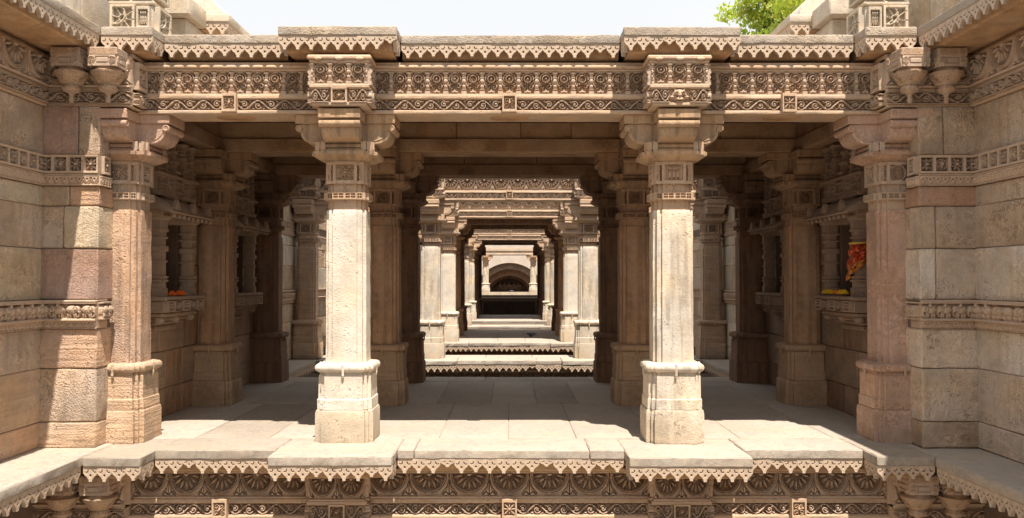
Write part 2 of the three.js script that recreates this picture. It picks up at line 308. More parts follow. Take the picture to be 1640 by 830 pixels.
    for (const [o, f] of [[0, 1], [165, k === 1 ? -1 : 1]]) {
      c.save(); c.translate(o + 82, 0); c.scale(f, 1);
      for (const x of [-46, -22, 20, 42]) { c.fillStyle = G(0.55); c.fillRect(x - 9, 100, 19, 72); ellip(c, x, 136, 12, 42, 0, 0.8, 0.45); }
      ellip(c, -6, 82, 66, 48, 0, 1, 0.5); ellip(c, 50, 74, 36, 36, 0, 1, 0.5); ellip(c, 36, 78, 20, 26, 0.3, 0.95, 0.6);
      line(c, [[74, 84], [80, 120], [70, 150], [60, 156]], 0.8, 15); line(c, [[-70, 70], [-76, 100], [-72, 124]], 0.6, 7); line(c, [[66, 100], [84, 110]], 0.9, 6);
      circ(c, 56, 66, 4, 0.3); if (k === 2) { ellip(c, -4, 40, 18, 26, 0, 0.9, 0.5); circ(c, -2, 22, 9, 0.8); }
      c.restore();
    }
  }),
  colflower: (k = 0) => relief('colflower' + k, 250, 220, 62, 52, 46, (c) => {
    rect(c, 0, 0, 250, 220, 0.85); rect(c, 34, 34, 182, 150, 0.05);
    if (k === 0) { for (const s of [-1, 1]) { line(c, [[125, 40], [125 + s * 74, 110], [125, 178]], 0.6, 9); spiral(c, 125 + s * 62, 62, 20, 0, 1, s, 0.6, 7); spiral(c, 125 + s * 62, 160, 18, 0, 1, -s, 0.6, 7); } for (let i = 0; i < 8; i++) petal(c, 125, 108, i * 0.785, 4, 52, 15, 0.85); circ(c, 125, 108, 11, 1); }
    if (k === 1) { for (const x of [62, 104, 146, 188]) rect(c, x - 6, 34, 12, 150, 0.5); for (const x of [83, 125, 167]) { ellip(c, x, 66, 15, 20, 0, 1, 0.5); ellip(c, x, 124, 14, 40, 0, 0.9, 0.5); line(c, [[x - 16, 170], [x, 118], [x + 16, 170]], 0.7, 7); } }
    if (k === 2) { circ(c, 125, 110, 74, 0.8, 10); circ(c, 125, 110, 56, 0.6, 6); for (let i = 0; i < 12; i++) petal(c, 125, 110, i * 0.5236, 16, 54, 9, 0.75); circ(c, 125, 110, 20, 0.9, 8); circ(c, 125, 110, 8, 1); }
    rect(c, 0, 196, 250, 24, 0.9);
  }),
  lattice: () => relief('lattice', 120, 76, 30, 26, 18, (c) => { rect(c, 0, 0, 120, 76, 0.9); for (const x of [12, 66]) for (const y of [14, 42]) rect(c, x, y, 42, 20, 0); }),
  plaque: (k = 0) => relief('plaque' + k, 150, 190, 50, 36, 44, (c) => {
    rect(c, 0, 0, 150, 190, 0.9); rect(c, 18, 34, 114, 128, 0);
    if (k) for (let i = 0; i < 8; i++) petal(c, 75, 98, i * 0.7854, 4, i % 2 ? 78 : 60, 13, 0.8);
    else { for (const s of [-1, 1]) { spiral(c, 75 + s * 26, 74, 26, 0.5, 1.3, s, 0.8, 8); spiral(c, 75 + s * 26, 128, 26, 2, 1.3, -s, 0.8, 8); } line(c, [[75, 40], [75, 160]], 0.7, 8); }
    circ(c, 75, 98, 11, 1);
  }),
  face: () => relief('face', 210, 190, 90, 44, 40, (c) => {
    ellip(c, 105, 108, 76, 66, 0, 0.85, 0.3); ellip(c, 105, 150, 44, 34, 0, 0.85, 0.4);
    for (const s of [-1, 1]) { poly(c, [[105 + s * 20, 62], [105 + s * 70, 12], [105 + s * 50, 70]], 0.5); ellip(c, 105 + s * 34, 84, 24, 20, 0, 1, 0.5); circ(c, 105 + s * 34, 84, 7, 0.45); ellip(c, 105 + s * 72, 126, 24, 18, 0, 0.7, 0.3); line(c, [[105, 106], [105 + s * 30, 120], [105 + s * 66, 108]], 0.25, 6); }
    ellip(c, 105, 112, 17, 20, 0, 1, 0.6); line(c, [[70, 156], [105, 164], [140, 156]], 0.15, 7);
  }),
  ring: () => relief('ring', 400, 400, 12, 46, 46, (c) => { circ(c, 200, 200, 196, 0.35); for (const r of [180, 130, 84]) circ(c, 200, 200, r, 1, 16); for (let i = 0; i < 10; i++) petal(c, 200, 200, i * 0.628, 20, 76, 17, 0.8); circ(c, 200, 200, 20, 1); }),
  jali: (k = 0) => relief('jali' + k, 300, 330, 60, 46, 50, (c) => {
    rect(c, 0, 0, 300, 330, 0.95); rect(c, 34, 34, 232, 262, 0); 
    if (k) { for (let i = 1; i < 4; i++) { rect(c, 34 + i * 58 - 10, 34, 20, 262, 0.8); rect(c, 34, 34 + i * 65 - 10, 232, 20, 0.8); } }
    else { for (let i = 0; i < 8; i++) { const a = i * 0.7854 + 0.2; line(c, [[150 + Math.cos(a) * 30, 165 + Math.sin(a) * 30], [150 + Math.cos(a) * 150, 165 + Math.sin(a) * 160]], 0.75, 15); } circ(c, 150, 165, 46, 0.75, 15); circ(c, 60, 120, 120, 0.85, 20); rect(c, 0, 0, 34, 330, 0.95); rect(c, 0, 0, 300, 30, 0.95); }
  }),
  volute: () => relief('volute', 250, 110, 26, 44, 20, (c) => { rect(c, 0, 0, 250, 110, 0.5); rect(c, 60, 24, 130, 62, 0.1); rect(c, 72, 34, 106, 42, 0.6); for (const s of [0, 1]) { const x = s ? 222 : 28; for (const r of [30, 20, 10]) { circ(c, x, 52, r, 0.95, 4.5); } line(c, [[x, 80], [x + (s ? -16 : 16), 108]], 0.9, 6); } }),
  feather: () => relief('feather', 360, 190, 44, 50, 26, (c) => { rect(c, 0, 170, 360, 20, 0.8); for (let i = 0; i < 5; i++) { const x = 36 + i * 72; petal(c, x, 176, -Math.PI / 2, 0, 176, 44, 0.55, 0.9); petal(c, x + 36, 176, -Math.PI / 2, 0, 120, 30, 0.8, 0.3); } }),
};
// hanging fringe tooth: 0.13 m pitch, hangs from y = 0
const TOOTH = (() => {
  const p = 0.0655, s = new THREE.Shape(); s.moveTo(-p, 0); s.lineTo(-p, -0.053);
  s.quadraticCurveTo(-0.056, -0.066, -0.047, -0.077); s.quadraticCurveTo(-0.03, -0.083, -0.025, -0.1); s.quadraticCurveTo(-0.014, -0.107, -0.0125, -0.131); s.lineTo(0.0125, -0.131);
  s.quadraticCurveTo(0.014, -0.107, 0.025, -0.1); s.quadraticCurveTo(0.03, -0.083, 0.047, -0.077); s.quadraticCurveTo(0.056, -0.066, p, -0.053); s.lineTo(p, 0); s.lineTo(-p, 0);
  const hs = [], crescent = (x, y, r0, r1, a0, a1, n = 7) => { const h = new THREE.Path(); for (let i = 0; i <= n; i++) { const a = lerp(a0, a1, i / n); i ? h.lineTo(x + Math.cos(a) * r1, y + Math.sin(a) * r1) : h.moveTo(x + Math.cos(a) * r1, y + Math.sin(a) * r1); } for (let i = n; i >= 0; i--) { const a = lerp(a0, a1, i / n); h.lineTo(x + Math.cos(a) * r0, y + Math.sin(a) * r0); } h.closePath(); hs.push(h); };
  { const h = new THREE.Path(); h.absarc(0, -0.075, 0.0145, 0, Math.PI * 2, true); hs.push(h); }
  for (const q of [-1, 1]) { const f = (a) => (q > 0 ? a : Math.PI - a); crescent(q * 0.038, -0.031, 0.009, 0.0235, f(2.5), f(5.7)); }
  return fin(extr(s, 0.034, 0.002, hs, 3).translate(0, 0, -0.036));
})();

// ------------------------------------------------------------------ naming
const used = {};
function numbered(n) { const k = used[n] = (used[n] ?? -1) + 1; return k ? n + '_' + String(k).padStart(3, '0') : n; }
function thing(name, label, category, pos = [0, 0, 0], turn = 0, group) {
  const o = new THREE.Group(); o.name = numbered(name); o.position.set(...pos); o.rotation.y = turn; o.userData = { kind: 'thing', label, category }; if (group) o.userData.group = group; scene.add(o); return o;
}
function part(parent, name, g, m, pos, rot, scl) {
  if (!g.attributes.uv || g.index) g = fin(g);
  const o = new THREE.Mesh(g, m); o.name = name; o.castShadow = o.receiveShadow = true;
  if (pos) o.position.set(...pos); if (rot) o.rotation.set(...rot); if (scl) o.scale.set(...scl);
  parent.add(o); return o;
}
function struct(name, label) { const o = new THREE.Group(); o.name = numbered(name); o.userData = { kind: 'structure', label }; scene.add(o); return o; }
const side = (s) => (s < 0 ? 'left' : 'right');
// a frame along a side wall: local x runs along the wall, z points into the court
function along(o, s, X, zNear, zFar) { if (s < 0) { o.position.set(-X, 0, zNear); o.rotation.y = Math.PI / 2; } else { o.position.set(X, 0, zFar); o.rotation.y = -Math.PI / 2; } return zNear - zFar; }
const lx = (s, zNear, zFar, z) => (s < 0 ? zNear - z : z - zFar);

// ------------------------------------------------------------------ columns
const BR = (() => { // scroll bracket reaching outward along +x
  const s = new THREE.Shape(); s.moveTo(0.1, 2.975); s.lineTo(0.3, 2.975); s.bezierCurveTo(0.39, 2.975, 0.445, 3.03, 0.445, 3.085); s.lineTo(0.452, 3.17); s.lineTo(0.1, 3.17);
  const t = 0.36, g = extr(s, t - 0.01, 0.005, [], 8).translate(0, 0, -t / 2 + 0.005);
  const slab = cbox(0.4, 0.094, t + 0.05, 0.008).translate(0.3, 3.22, 0);
  const vol = new THREE.CylinderGeometry(0.036, 0.036, t + 0.03, 14).rotateX(Math.PI / 2).translate(0.462, 3.128, 0);
  const rim = [-1, 1].map((k) => new THREE.TorusGeometry(0.026, 0.007, 5, 14).translate(0.462, 3.128, k * (t / 2 + 0.015)));
  const rib = new THREE.TubeGeometry(new THREE.CubicBezierCurve3(new THREE.Vector3(0.2, 3.0, 0), new THREE.Vector3(0.35, 2.99, 0), new THREE.Vector3(0.42, 3.04, 0), new THREE.Vector3(0.425, 3.1, 0)), 10, 0.006, 5);
  return fin(merge([g, slab, vol, ...rim, ...[-1, 1].map((k) => mv(rib, 0, 0, k * (t / 2 + 0.002)))]));
})();
const chain = (() => { const l = []; for (let i = 0; i < 6; i++) l.push(new THREE.SphereGeometry(i % 2 ? 0.011 : 0.016, 7, 5).scale(1, 1.3, 0.7).translate(0, -i * 0.034, 0)); return fin(merge(l)); })();
function makeColumn(st) { // st: materials, detail, erosion
  const t = new THREE.Group(), er = st.er ?? 0.004;
  const o = { amp: er, sub: 5, seed: st.seed ?? 0 };
  part(t, 'plinth', loft([[-0.002, 0.284], [0.02, 0.288], [0.29, 0.286], [0.318, 0.278], [0.324, 0.268]], 0.26, 0.045, { ...o, sub: 8 }), st.base);
  const pd = part(t, 'pedestal', loft([[0.325, 0.264], [0.33, 0.27], [0.425, 0.27], [0.435, 0.261], [0.66, 0.259], [0.672, 0.248], [0.69, 0.246]], 0.28, 0.035, { ...o, sub: 6 }), st.ped ?? st.base);
  const ml = part(t, 'base_moulding', loft([[0.69, 0.232], [0.695, 0.262], [0.712, 0.284], [0.738, 0.292], [0.764, 0.284], [0.78, 0.262], [0.785, 0.23]], 0.26, 0.04, { amp: er, crease: 0.9 }), st.ped ?? st.base);
  part(t, 'shaft', loft([[0.784, 0.203], [2.29, 0.199], [2.312, 0.192]], 0.4, 0.032, { sub: 30, amp: er, seed: st.seed ?? 0, vs: st.vs ?? 1 }), st.shaft);
  const nk = part(t, 'neck', loft([[2.312, 0.182], [2.408, 0.182], [2.412, 0.196], [2.42, 0.203], [2.478, 0.203], [2.486, 0.19], [2.49, 0.184], [2.572, 0.184]], 0.4, 0.03), st.neck);
  const fb = part(t, 'flower_block', loft(st.detail ? [[2.57, 0.172], [2.797, 0.172]] : [[2.57, 0.19], [2.585, 0.203], [2.79, 0.203], [2.797, 0.195]], 0.4, 0.026), st.neck);
  const cp = part(t, 'capital', loft([[2.796, 0.2], [2.802, 0.235], [2.836, 0.3], [2.85, 0.325], [2.884, 0.327], [2.89, 0.288], [2.908, 0.288], [2.91, 0.27], [2.92, 0.27], [2.922, 0.288], [2.952, 0.288], [2.954, 0.27], [2.964, 0.27], [2.966, 0.288], [2.978, 0.285], [2.984, 0.262], [2.998, 0.255]], 0.34, 0.035), st.cap);
  part(t, 'capital_core', cbox(0.38, 0.27, 0.38, 0.006).translate(0, 3.132, 0), st.cap);
  for (const a of [0, 1, 2, 3]) part(t, 'bracket', BR, st.cap, [0, 0, 0], [0, a * Math.PI / 2, 0]);
  if (st.detail) for (const a of st.faces ?? [0, 1, -1]) {
    const r = [0, a * Math.PI / 2, 0], q = (g, z, y, x = 0, name, pr, sx = 1, sy = 1) => part(pr, name, g, name === 'strap' || name === 'leaf_carving' ? st.ped ?? st.base : st.neck, [Math.sin(r[1]) * z + Math.cos(r[1]) * x, y, Math.cos(r[1]) * z - Math.sin(r[1]) * x], r, [sx, sy, 1]);
    q(R.colflower(st.fl ?? 0), 0.155, 2.682, 0, 'flower_panel', fb, 0.96, 1.02);
    for (const x of [-0.145, 0.145]) q(R.plaque(0), 0.145, 2.682, x, 'flower_panel', fb, 0.46, 1.18);
    for (const x of [-0.06, 0.06]) q(R.lattice(), 0.2, 2.449, x, 'lattice_panel', nk, 1, 0.9);
    for (const x of [-0.147, 0.147]) q(R.lattice(), 0.172, 2.449, x, 'lattice_panel', nk, 0.45, 0.9);
    q(chain, 0.19, 2.565, 0, 'bead_chain', nk);
    for (const x of [-0.2, -0.255, 0.2, 0.255]) q(fin(extr([[-0.02, 0.05], [0.02, 0.05], [0.022, -0.02], [0, -0.06], [-0.022, -0.02]], 0.016, 0.004)), Math.abs(x) > 0.22 ? 0.262 : 0.275, 2.925, x, 'volute_leaf', cp);
    q(fin(merge([cbox(0.024, 0.12, 0.02, 0.008), new THREE.SphereGeometry(0.012, 8, 6).translate(0, -0.065, -0.004)])), 0.283, 0.72, 0, 'strap', ml);
    q(fin(extr([[-0.1, 0], [-0.09, 0.004], [0, 0.2], [0.09, 0.004], [0.1, 0], [0, 0.225]], 0.004, 0.002)), 0.255, 0.44, 0, 'leaf_carving', pd);
  }
  return t;
}
// keep a pristine prototype: clones only
function columns(st, list) { const p = makeColumn(st); list.forEach(([x, z, label, group], i) => { const o = i ? p.clone() : p; o.name = numbered('stone_column'); const jr = rng(Math.round(x * 131 + z * 57) >>> 0); o.position.set(x + (jr() - 0.5) * 0.012, 0, z); o.rotation.set((jr() - 0.5) * 0.004, (jr() - 0.5) * 0.03, (jr() - 0.5) * 0.006); o.userData = { kind: 'thing', label, category: 'column' }; if (group) o.userData.group = group; scene.add(o); }); }

// ------------------------------------------------------------------ lintels, blocks, cornices
// carved lintel between x0 and x1 whose middle plane is z; dy shifts it to another storey
function lintel(x0, x1, z, style, label, { dy = 0, clear = [0.27, 0.27], mats = {}, pl = 0, rear = true } = {}) {
  const xc = (x0 + x1) / 2, t = thing('carved_lintel', label, 'lintel', [xc, 3.267 + dy, z]), a = x0 - xc + 0.001, b = x1 - xc - 0.001;
  const f = mats.f ?? M.frieze, c = mats.c ?? M.carve, y = (v) => v - 3.267;
  part(t, 'beam', bx(a, b, y(3.272), y(3.79), -0.23, 0.15, 0.004), mats.b ?? M.soffit);
  part(t, 'lower_fillet', rbox(a, b, y(3.265), y(3.3), -0.2, 0.232, 0.006, 0.003, 0.12, x0), f);
  const A = a + clear[0], B = b - clear[1];
  part(t, 'middle_fillet', rbox(a, b, y(3.416), y(3.46), 0.1, 0.228, 0.008, 0.003, 0.12, x0 + 3), f);
  part(t, 'top_moulding', merge([bx(a, b, y(3.698), y(3.722), 0.1, 0.214, 0.006), bx(a, b, y(3.722), y(3.755), 0.1, 0.236, 0.012), bx(a, b, y(3.757), y(3.788), 0.1, 0.205)]), f);
  const unit = style === 'arch' ? 0.1805 : 0.37, n = Math.max(1, Math.round((B - A) / unit)), w = (B - A) / n, r = rng(Math.abs(x0 * 100 | 0) + Math.abs(z * 10 | 0));
  for (let i = 0; i < n; i++) style === 'arch' ? part(t, 'arch_panel', R.arch(Math.floor(r() * 6)), c, [A + (i + 0.5) * w, y(3.579), 0.149], null, [w / 0.18, 1, 1]) : part(t, 'lotus_panel', R.lotus(Math.floor(r() * 3)), c, [A + (i + 0.5) * w, y(3.579), 0.149], null, [w / 0.37, 1.09, 1]);
  const m = Math.max(1, Math.round((B - A - 0.14) / 2 / 0.26)), v = (B - A - 0.14) / 2 / m, mid = (A + B) / 2;
  for (const s of [-1, 1]) for (let i = 0; i < m; i++) part(t, 'scroll_panel', R.scroll((s > 0 ? 0 : 1) + 2 * Math.floor(r() * 3)), c, [mid + s * (0.07 + (i + 0.5) * v), y(3.358), 0.155], null, [v / 0.26, 1, 1.1]);
  const pq = part(t, 'plaque', bx(mid - 0.072, mid + 0.072, y(3.278), y(3.47), 0.1, 0.238), f);
  part(pq, 'plaque_carving', R.plaque(pl), f, [mid, y(3.374), 0.236], null, [0.94, 0.98, 1]);
  if (style === 'arch' && !dy) part(t, 'soffit_rosette', R.ring(), M.soffit, [mid, -0.001, 0.02], [Math.PI / 2, 0, 0], [1.0, 0.75, 1]);
  return t;
}
function plainLintel(x0, x1, z, label, m, turn = 0, parts = true) {
  const xc = (x0 + x1) / 2, t = thing('plain_lintel', label, 'lintel', turn ? [z, 3.267, xc] : [xc, 3.267, z], turn), h = (x1 - x0) / 2 - 0.002;
  part(t, 'lower_beam', rbox(-h, h, 0, 0.175, -0.22, 0.22, 0.008, 0.004, 0.2, x0), m);
  const r = rng(Math.abs(x0 * 31 + z * 17) | 0); let x = -h; // upper course of separate stones
  while (x < h - 0.01) { let w = 0.6 + r() * 0.7; if (x + w > h - 0.3) w = h - x; part(t, 'upper_stone', bx(x + 0.003, x + w - 0.003, 0.178, 0.39, -0.185, 0.185 + r() * 0.006, 0.006), m); x += w; }
  return t;
}
function friezeBlock(x, z, label, { dy = 0, kind = 0, style = 'arch', mats = {} } = {}) {
  const t = thing('carved_block', label, 'carved block', [x, 3.29 + dy, z]), y = (v) => v - 3.29, f = mats.f ?? M.frieze, c = mats.c ?? M.carve, W = 0.27, zf = 0.47;
  part(t, 'block_body', bx(-W + 0.02, W - 0.02, y(3.3), y(3.79), -0.1, zf - 0.03, 0.006), f);
  part(t, 'top_moulding', merge([bx(-0.29, 0.29, y(3.7), y(3.73), -0.05, zf + 0.028, 0.01), bx(-0.31, 0.31, y(3.73), y(3.775), -0.05, zf + 0.048, 0.014), ...[-0.2, 0, 0.2].map((q) => new THREE.SphereGeometry(0.04, 8, 6).scale(1, 0.5, 0.4).translate(q, y(3.735), zf + 0.05))]), f);
  part(t, 'middle_fillet', merge([bx(-0.288, 0.288, y(3.455), y(3.492), -0.05, zf + 0.035, 0.008)]), f);
  part(t, 'lower_fillet', rbox(-0.265, 0.265, y(3.287), y(3.318), -0.08, zf + 0.022, 0.007, 0.003, 0.12, x), f);
  for (const [rot, n, L2, cx] of [[0, 3, 0.54, 0], [1, 3, 0.5, 0.22], [-1, 3, 0.5, 0.22]]) {
    const ry = rot * Math.PI / 2, at = (u, yy, d) => (rot === 0 ? [u, yy, zf - 0.032 + d] : [rot * (W - 0.024 + d), yy, cx - rot * u]);
    if (style === 'arch') for (let i = 0; i < n; i++) part(t, 'arch_panel', R.arch(i % 3), c, at((i - (n - 1) / 2) * L2 / n, y(3.597), 0), [0, ry, 0], [L2 / n / 0.18, 0.9, 0.9]);
    else for (let i = 0; i < 2; i++) part(t, 'lotus_panel', R.lotus(1 + i), c, at((i - 0.5) * L2 / 2, y(3.597), 0), [0, ry, 0], [L2 / 2 / 0.37, 0.98, 0.9]);
    for (const s of [-1, 1]) part(t, 'scroll_panel', R.scroll(s > 0 ? 0 : 1), c, at(s * L2 * 0.34, y(3.386), 0), [0, ry, 0], [L2 * 0.32 / 0.26, 1.18, 1.1]);
    if (rot) part(t, 'plaque', R.plaque(1), c, at(0, y(3.386), 0), [0, ry, 0], [1.0, 0.74, 1.4]);
  }
  if (kind) part(t, 'grotesque_face', R.face(), f, [0, y(3.4), zf - 0.02], null, [0.98, 1, 1]); else part(t, 'rosette_plaque', R.flower(1), f, [0, y(3.386), zf - 0.04], null, [0.95, 0.8, 1.15]);
  return t;
}
// projecting slab with its hanging fringe; local front at z = 0, top at y = 0
function edgeSlab(label, x0, x1, zf, yTop, { D = 0.6, th = 0.09, joints = [], sides = [], sd = 0.28, teeth = true, m = M.slab, fm = M.fringe, name = 'cornice_slab', cat = 'cornice', turn = 0, X = 0, seed = 0, amp = 0.006, cell = 0.06, stuff = false, tx0, tx1 } = {}) {
  const q0 = rng(Math.round(x0 * 71 + zf * 13 + yTop * 3 + 900) >>> 0), xc = (x0 + x1) / 2, t = thing(name, label, cat, turn ? [zf, yTop, xc] : [xc, yTop + (q0() - 0.5) * 0.012, zf + (q0() - 0.5) * 0.014], turn), h = (x1 - x0) / 2; t.rotation.z = (q0() - 0.5) * 0.006;
  let p = -h + 0.001; const js = [...joints.map((j) => j - xc), h - 0.001];
  js.forEach((q, i) => { part(t, 'slab', rbox(p, q - 0.004, -th, -Math.abs(i % 2) * 0.004, -D, i % 2 ? -0.006 : 0, 0.01, amp, cell, seed + i * 5 + x0 * 3), m); p = q; });
  const ins = (s) => (sides.includes(s) ? 0.06 : 0.002);
  const g = fin(extr([[-D + 0.02, -th - 0.004], [-0.085, -th - 0.004], [-0.12, -th - 0.12], [-0.14, -th - 0.135], [-D + 0.02, -th - 0.135]], 2 * h - ins(-1) - ins(1), 0).rotateY(-Math.PI / 2).translate(h - ins(1), 0, 0));
  part(t, 'soffit', g, M.soffit);
  if (teeth) {
    const a = (tx0 ?? x0) - xc, bb = (tx1 ?? x1) - xc, n = Math.max(1, Math.round((bb - a - 0.01) / 0.131)), w = (bb - a - 0.01) / n;
    if (stuff) { const gs = []; for (let i = 0; i < n; i++) gs.push(TOOTH.clone().scale(w / 0.131, 1, 1).translate(a + 0.005 + (i + 0.5) * w, -th - 0.002, -0.008)); part(t, 'fringe', merge(gs), fm).userData.kind = 'stuff'; }
    else {
      const tr = rng(Math.round(Math.abs(x0 * 97 + zf * 31 + yTop * 7)) + 5), brk = () => { const q = tr(); return q < 0.07 ? 0.5 + tr() * 0.25 : q < 0.3 ? 0.88 + tr() * 0.08 : 1; };
      for (let i = 0; i < n; i++) part(t, 'fringe_tooth', TOOTH, fm, [a + 0.005 + (i + 0.5) * w, -th - 0.002, -0.008 - tr() * 0.006], [0, 0, (tr() - 0.5) * 0.05], [w / 0.131, brk(), 1]);
      for (const s of sides) { const k = Math.round(sd / 0.131); for (let i = 0; i < k; i++) part(t, 'fringe_tooth', TOOTH, fm, [s * (h - 0.008), -th - 0.002, -0.03 - (i + 0.5) * sd / k], [0, s * Math.PI / 2, 0], [sd / k / 0.131, 1, 1]); }
    }
  }
  return t;
}

// ------------------------------------------------------------------ walls
const COURSES = [[0.0, 0.25], [0.25, 0.76], [0.76, 1.144], [1.414, 1.912], [1.912, 2.32], [2.32, 2.518], [2.81, 3.29]];
function courseRow(t, x0, x1, y0, y1, zf, depth, wmin, wmax, mats, r, name = 'stone_block') {
  let x = x0;
  while (x < x1 - 0.01) {
    let w = wmin + r() * (wmax - wmin); if (x + w > x1 - wmin * 0.6) w = x1 - x;
    part(t, name, bx(x + 0.0035, x + w - 0.0035, y0 + 0.0035, y1 - 0.0035, zf - depth, zf + (r() - 0.6) * 0.012, 0.009, 0.009, (r() * 1e6) | 0), mats[Math.floor(r() * mats.length)]);
    x += w;
  }
}
// carved bands at the heights where every court wall has them; x0..x1 along the wall, zf its face
function bands(t, x0, x1, zf, r, m = M.carve, detail = true) {
  const rowOf = (unit, fn) => { const n = Math.max(1, Math.round((x1 - x0) / unit)), w = (x1 - x0) / n; for (let i = 0; i < n; i++) fn(x0 + (i + 0.5) * w, w / unit, i); };
  const fb = part(t, 'flower_band', merge([bx(x0, x1, 2.634, 2.81, zf - 0.2, zf - 0.03, 0.005)]), m);
  const zb = part(t, 'zigzag_band', merge([bx(x0, x1, 2.518, 2.632, zf - 0.2, zf - 0.002, 0.004), bx(x0, x1, 2.612, 2.634, zf - 0.2, zf + 0.022, 0.007)]), m);
  const eb = part(t, 'elephant_band', merge([bx(x0, x1, 1.225, 1.416, zf - 0.2, zf + 0.004, 0.004), bx(x0, x1, 1.392, 1.416, zf - 0.2, zf + 0.058, 0.007), bx(x0, x1, 1.214, 1.236, zf - 0.2, zf + 0.062, 0.007)]), m);
  const kb = part(t, 'lower_band', bx(x0, x1, 1.144, 1.215, zf - 0.2, zf + 0.012, 0.005), m);
  if (!detail) return;
  rowOf(0.16, (x, s, i) => part(fb, 'flower_panel', R.flower(i % 3), m, [x, 2.722, zf - 0.034], null, [s, 0.97, 1]));
  rowOf(0.24, (x, s) => part(zb, 'zigzag_panel', R.zig(), m, [x, 2.565, zf - 0.003], null, [s, 0.95, 1]));
  rowOf(0.33, (x, s) => part(eb, 'elephant', R.eleph(Math.floor(r() * 3)), m, [x, 1.313, zf + 0.003], null, [s, 0.9, 1]));
  rowOf(0.24, (x, s) => part(kb, 'zigzag_panel', R.zig(), m, [x, 1.178, zf + 0.011], null, [s, 0.7, 0.8]));
}
function topFrieze(t, x0, x1, zf, detail = true, m = M.carve) {
  part(t, 'frieze_course', merge([bx(x0, x1, 3.292, 3.808, zf - 0.2, zf, 0.004), bx(x0, x1, 3.285, 3.315, zf - 0.2, zf + 0.03, 0.006), bx(x0, x1, 3.428, 3.47, zf - 0.2, zf + 0.035, 0.008), bx(x0, x1, 3.735, 3.775, zf - 0.2, zf + 0.04, 0.01)]), M.frieze);
  if (!detail) return;
  const n = Math.max(1, Math.round((x1 - x0) / 0.26)), w = (x1 - x0) / n; for (let i = 0; i < n; i++) part(t, 'scroll_panel', R.scroll(i % 4), m, [x0 + (i + 0.5) * w, 3.371, zf - 0.001], null, [w / 0.26, 1, 1]);
  const k = Math.max(1, Math.round((x1 - x0) / 0.37)), v = (x1 - x0) / k; for (let i = 0; i < k; i++) part(t, 'lotus_panel', R.lotus(i % 3), m, [x0 + (i + 0.5) * v, 3.6, zf - 0.001], null, [v / 0.37, 1.22, 1]);
}
// court wall on side s at distance X, from zNear back to zFar
function courtWall(s, X, zNear, zFar, label, { detail = true, dNear = zNear, wmin = 0.45, wmax = 1.0, seed = 1, mats = WALLMATS } = {}) {
  const t = thing('court_wall', label, 'wall'); along(t, s, X, zNear, zFar);
  const r = rng(seed), Lw = zNear - zFar;
  part(t, 'wall_core', bx(0, Lw, -4.2, 3.9, -0.5, -0.012, 0.002), M.joint);
  for (const [y0, y1] of COURSES) courseRow(t, 0, Lw, y0, y1, 0, 0.1, wmin, wmax, Array.isArray(mats[0]) ? mats[COURSES.findIndex((q) => q[0] === y0)] : mats, r);
  // carved detail only where it can be seen
  const a = Math.min(lx(s, zNear, zFar, dNear), lx(s, zNear, zFar, zFar)), b = Math.max(lx(s, zNear, zFar, dNear), lx(s, zNear, zFar, zFar));
  bands(t, a, b, 0, r, M.carve, detail); topFrieze(t, a, b, 0, detail);
  if (b - a < Lw - 0.01) { const p = a > 0.01 ? [0, a] : [b, Lw]; bands(t, p[0], p[1], 0, r, M.carve, false); topFrieze(t, p[0], p[1], 0, false); }
  return t;
}

// ================================================================== THE PLACE
const ZR = [-0.29, -2.80, -5.23]; // column rows of the near pavilion
// --- ground far below and the terrace level above
{
  const pf = struct('pit_floor'); part(pf, 'ground_slab', bx(-9, 9, -4.6, -4.2, -60, 14), M.floor2);
  for (const s of [-1, 1]) { const g = struct('terrace_ground'); part(g, 'earth', new THREE.BoxGeometry(140, 0.6, 260).translate(s * 74.98, 3.6, -30), mat('floor', 0.36, 0.3, 0.2)); }
  const fg = struct('terrace_ground'); part(fg, 'earth', new THREE.BoxGeometry(9.9, 0.6, 60).translate(0, 3.6, 46), mat('floor', 0.36, 0.3, 0.2));
  const bg = struct('terrace_ground'); part(bg, 'earth', new THREE.BoxGeometry(9.9, 0.6, 90).translate(0, 3.6, -106), mat('floor', 0.36, 0.3, 0.2));
}
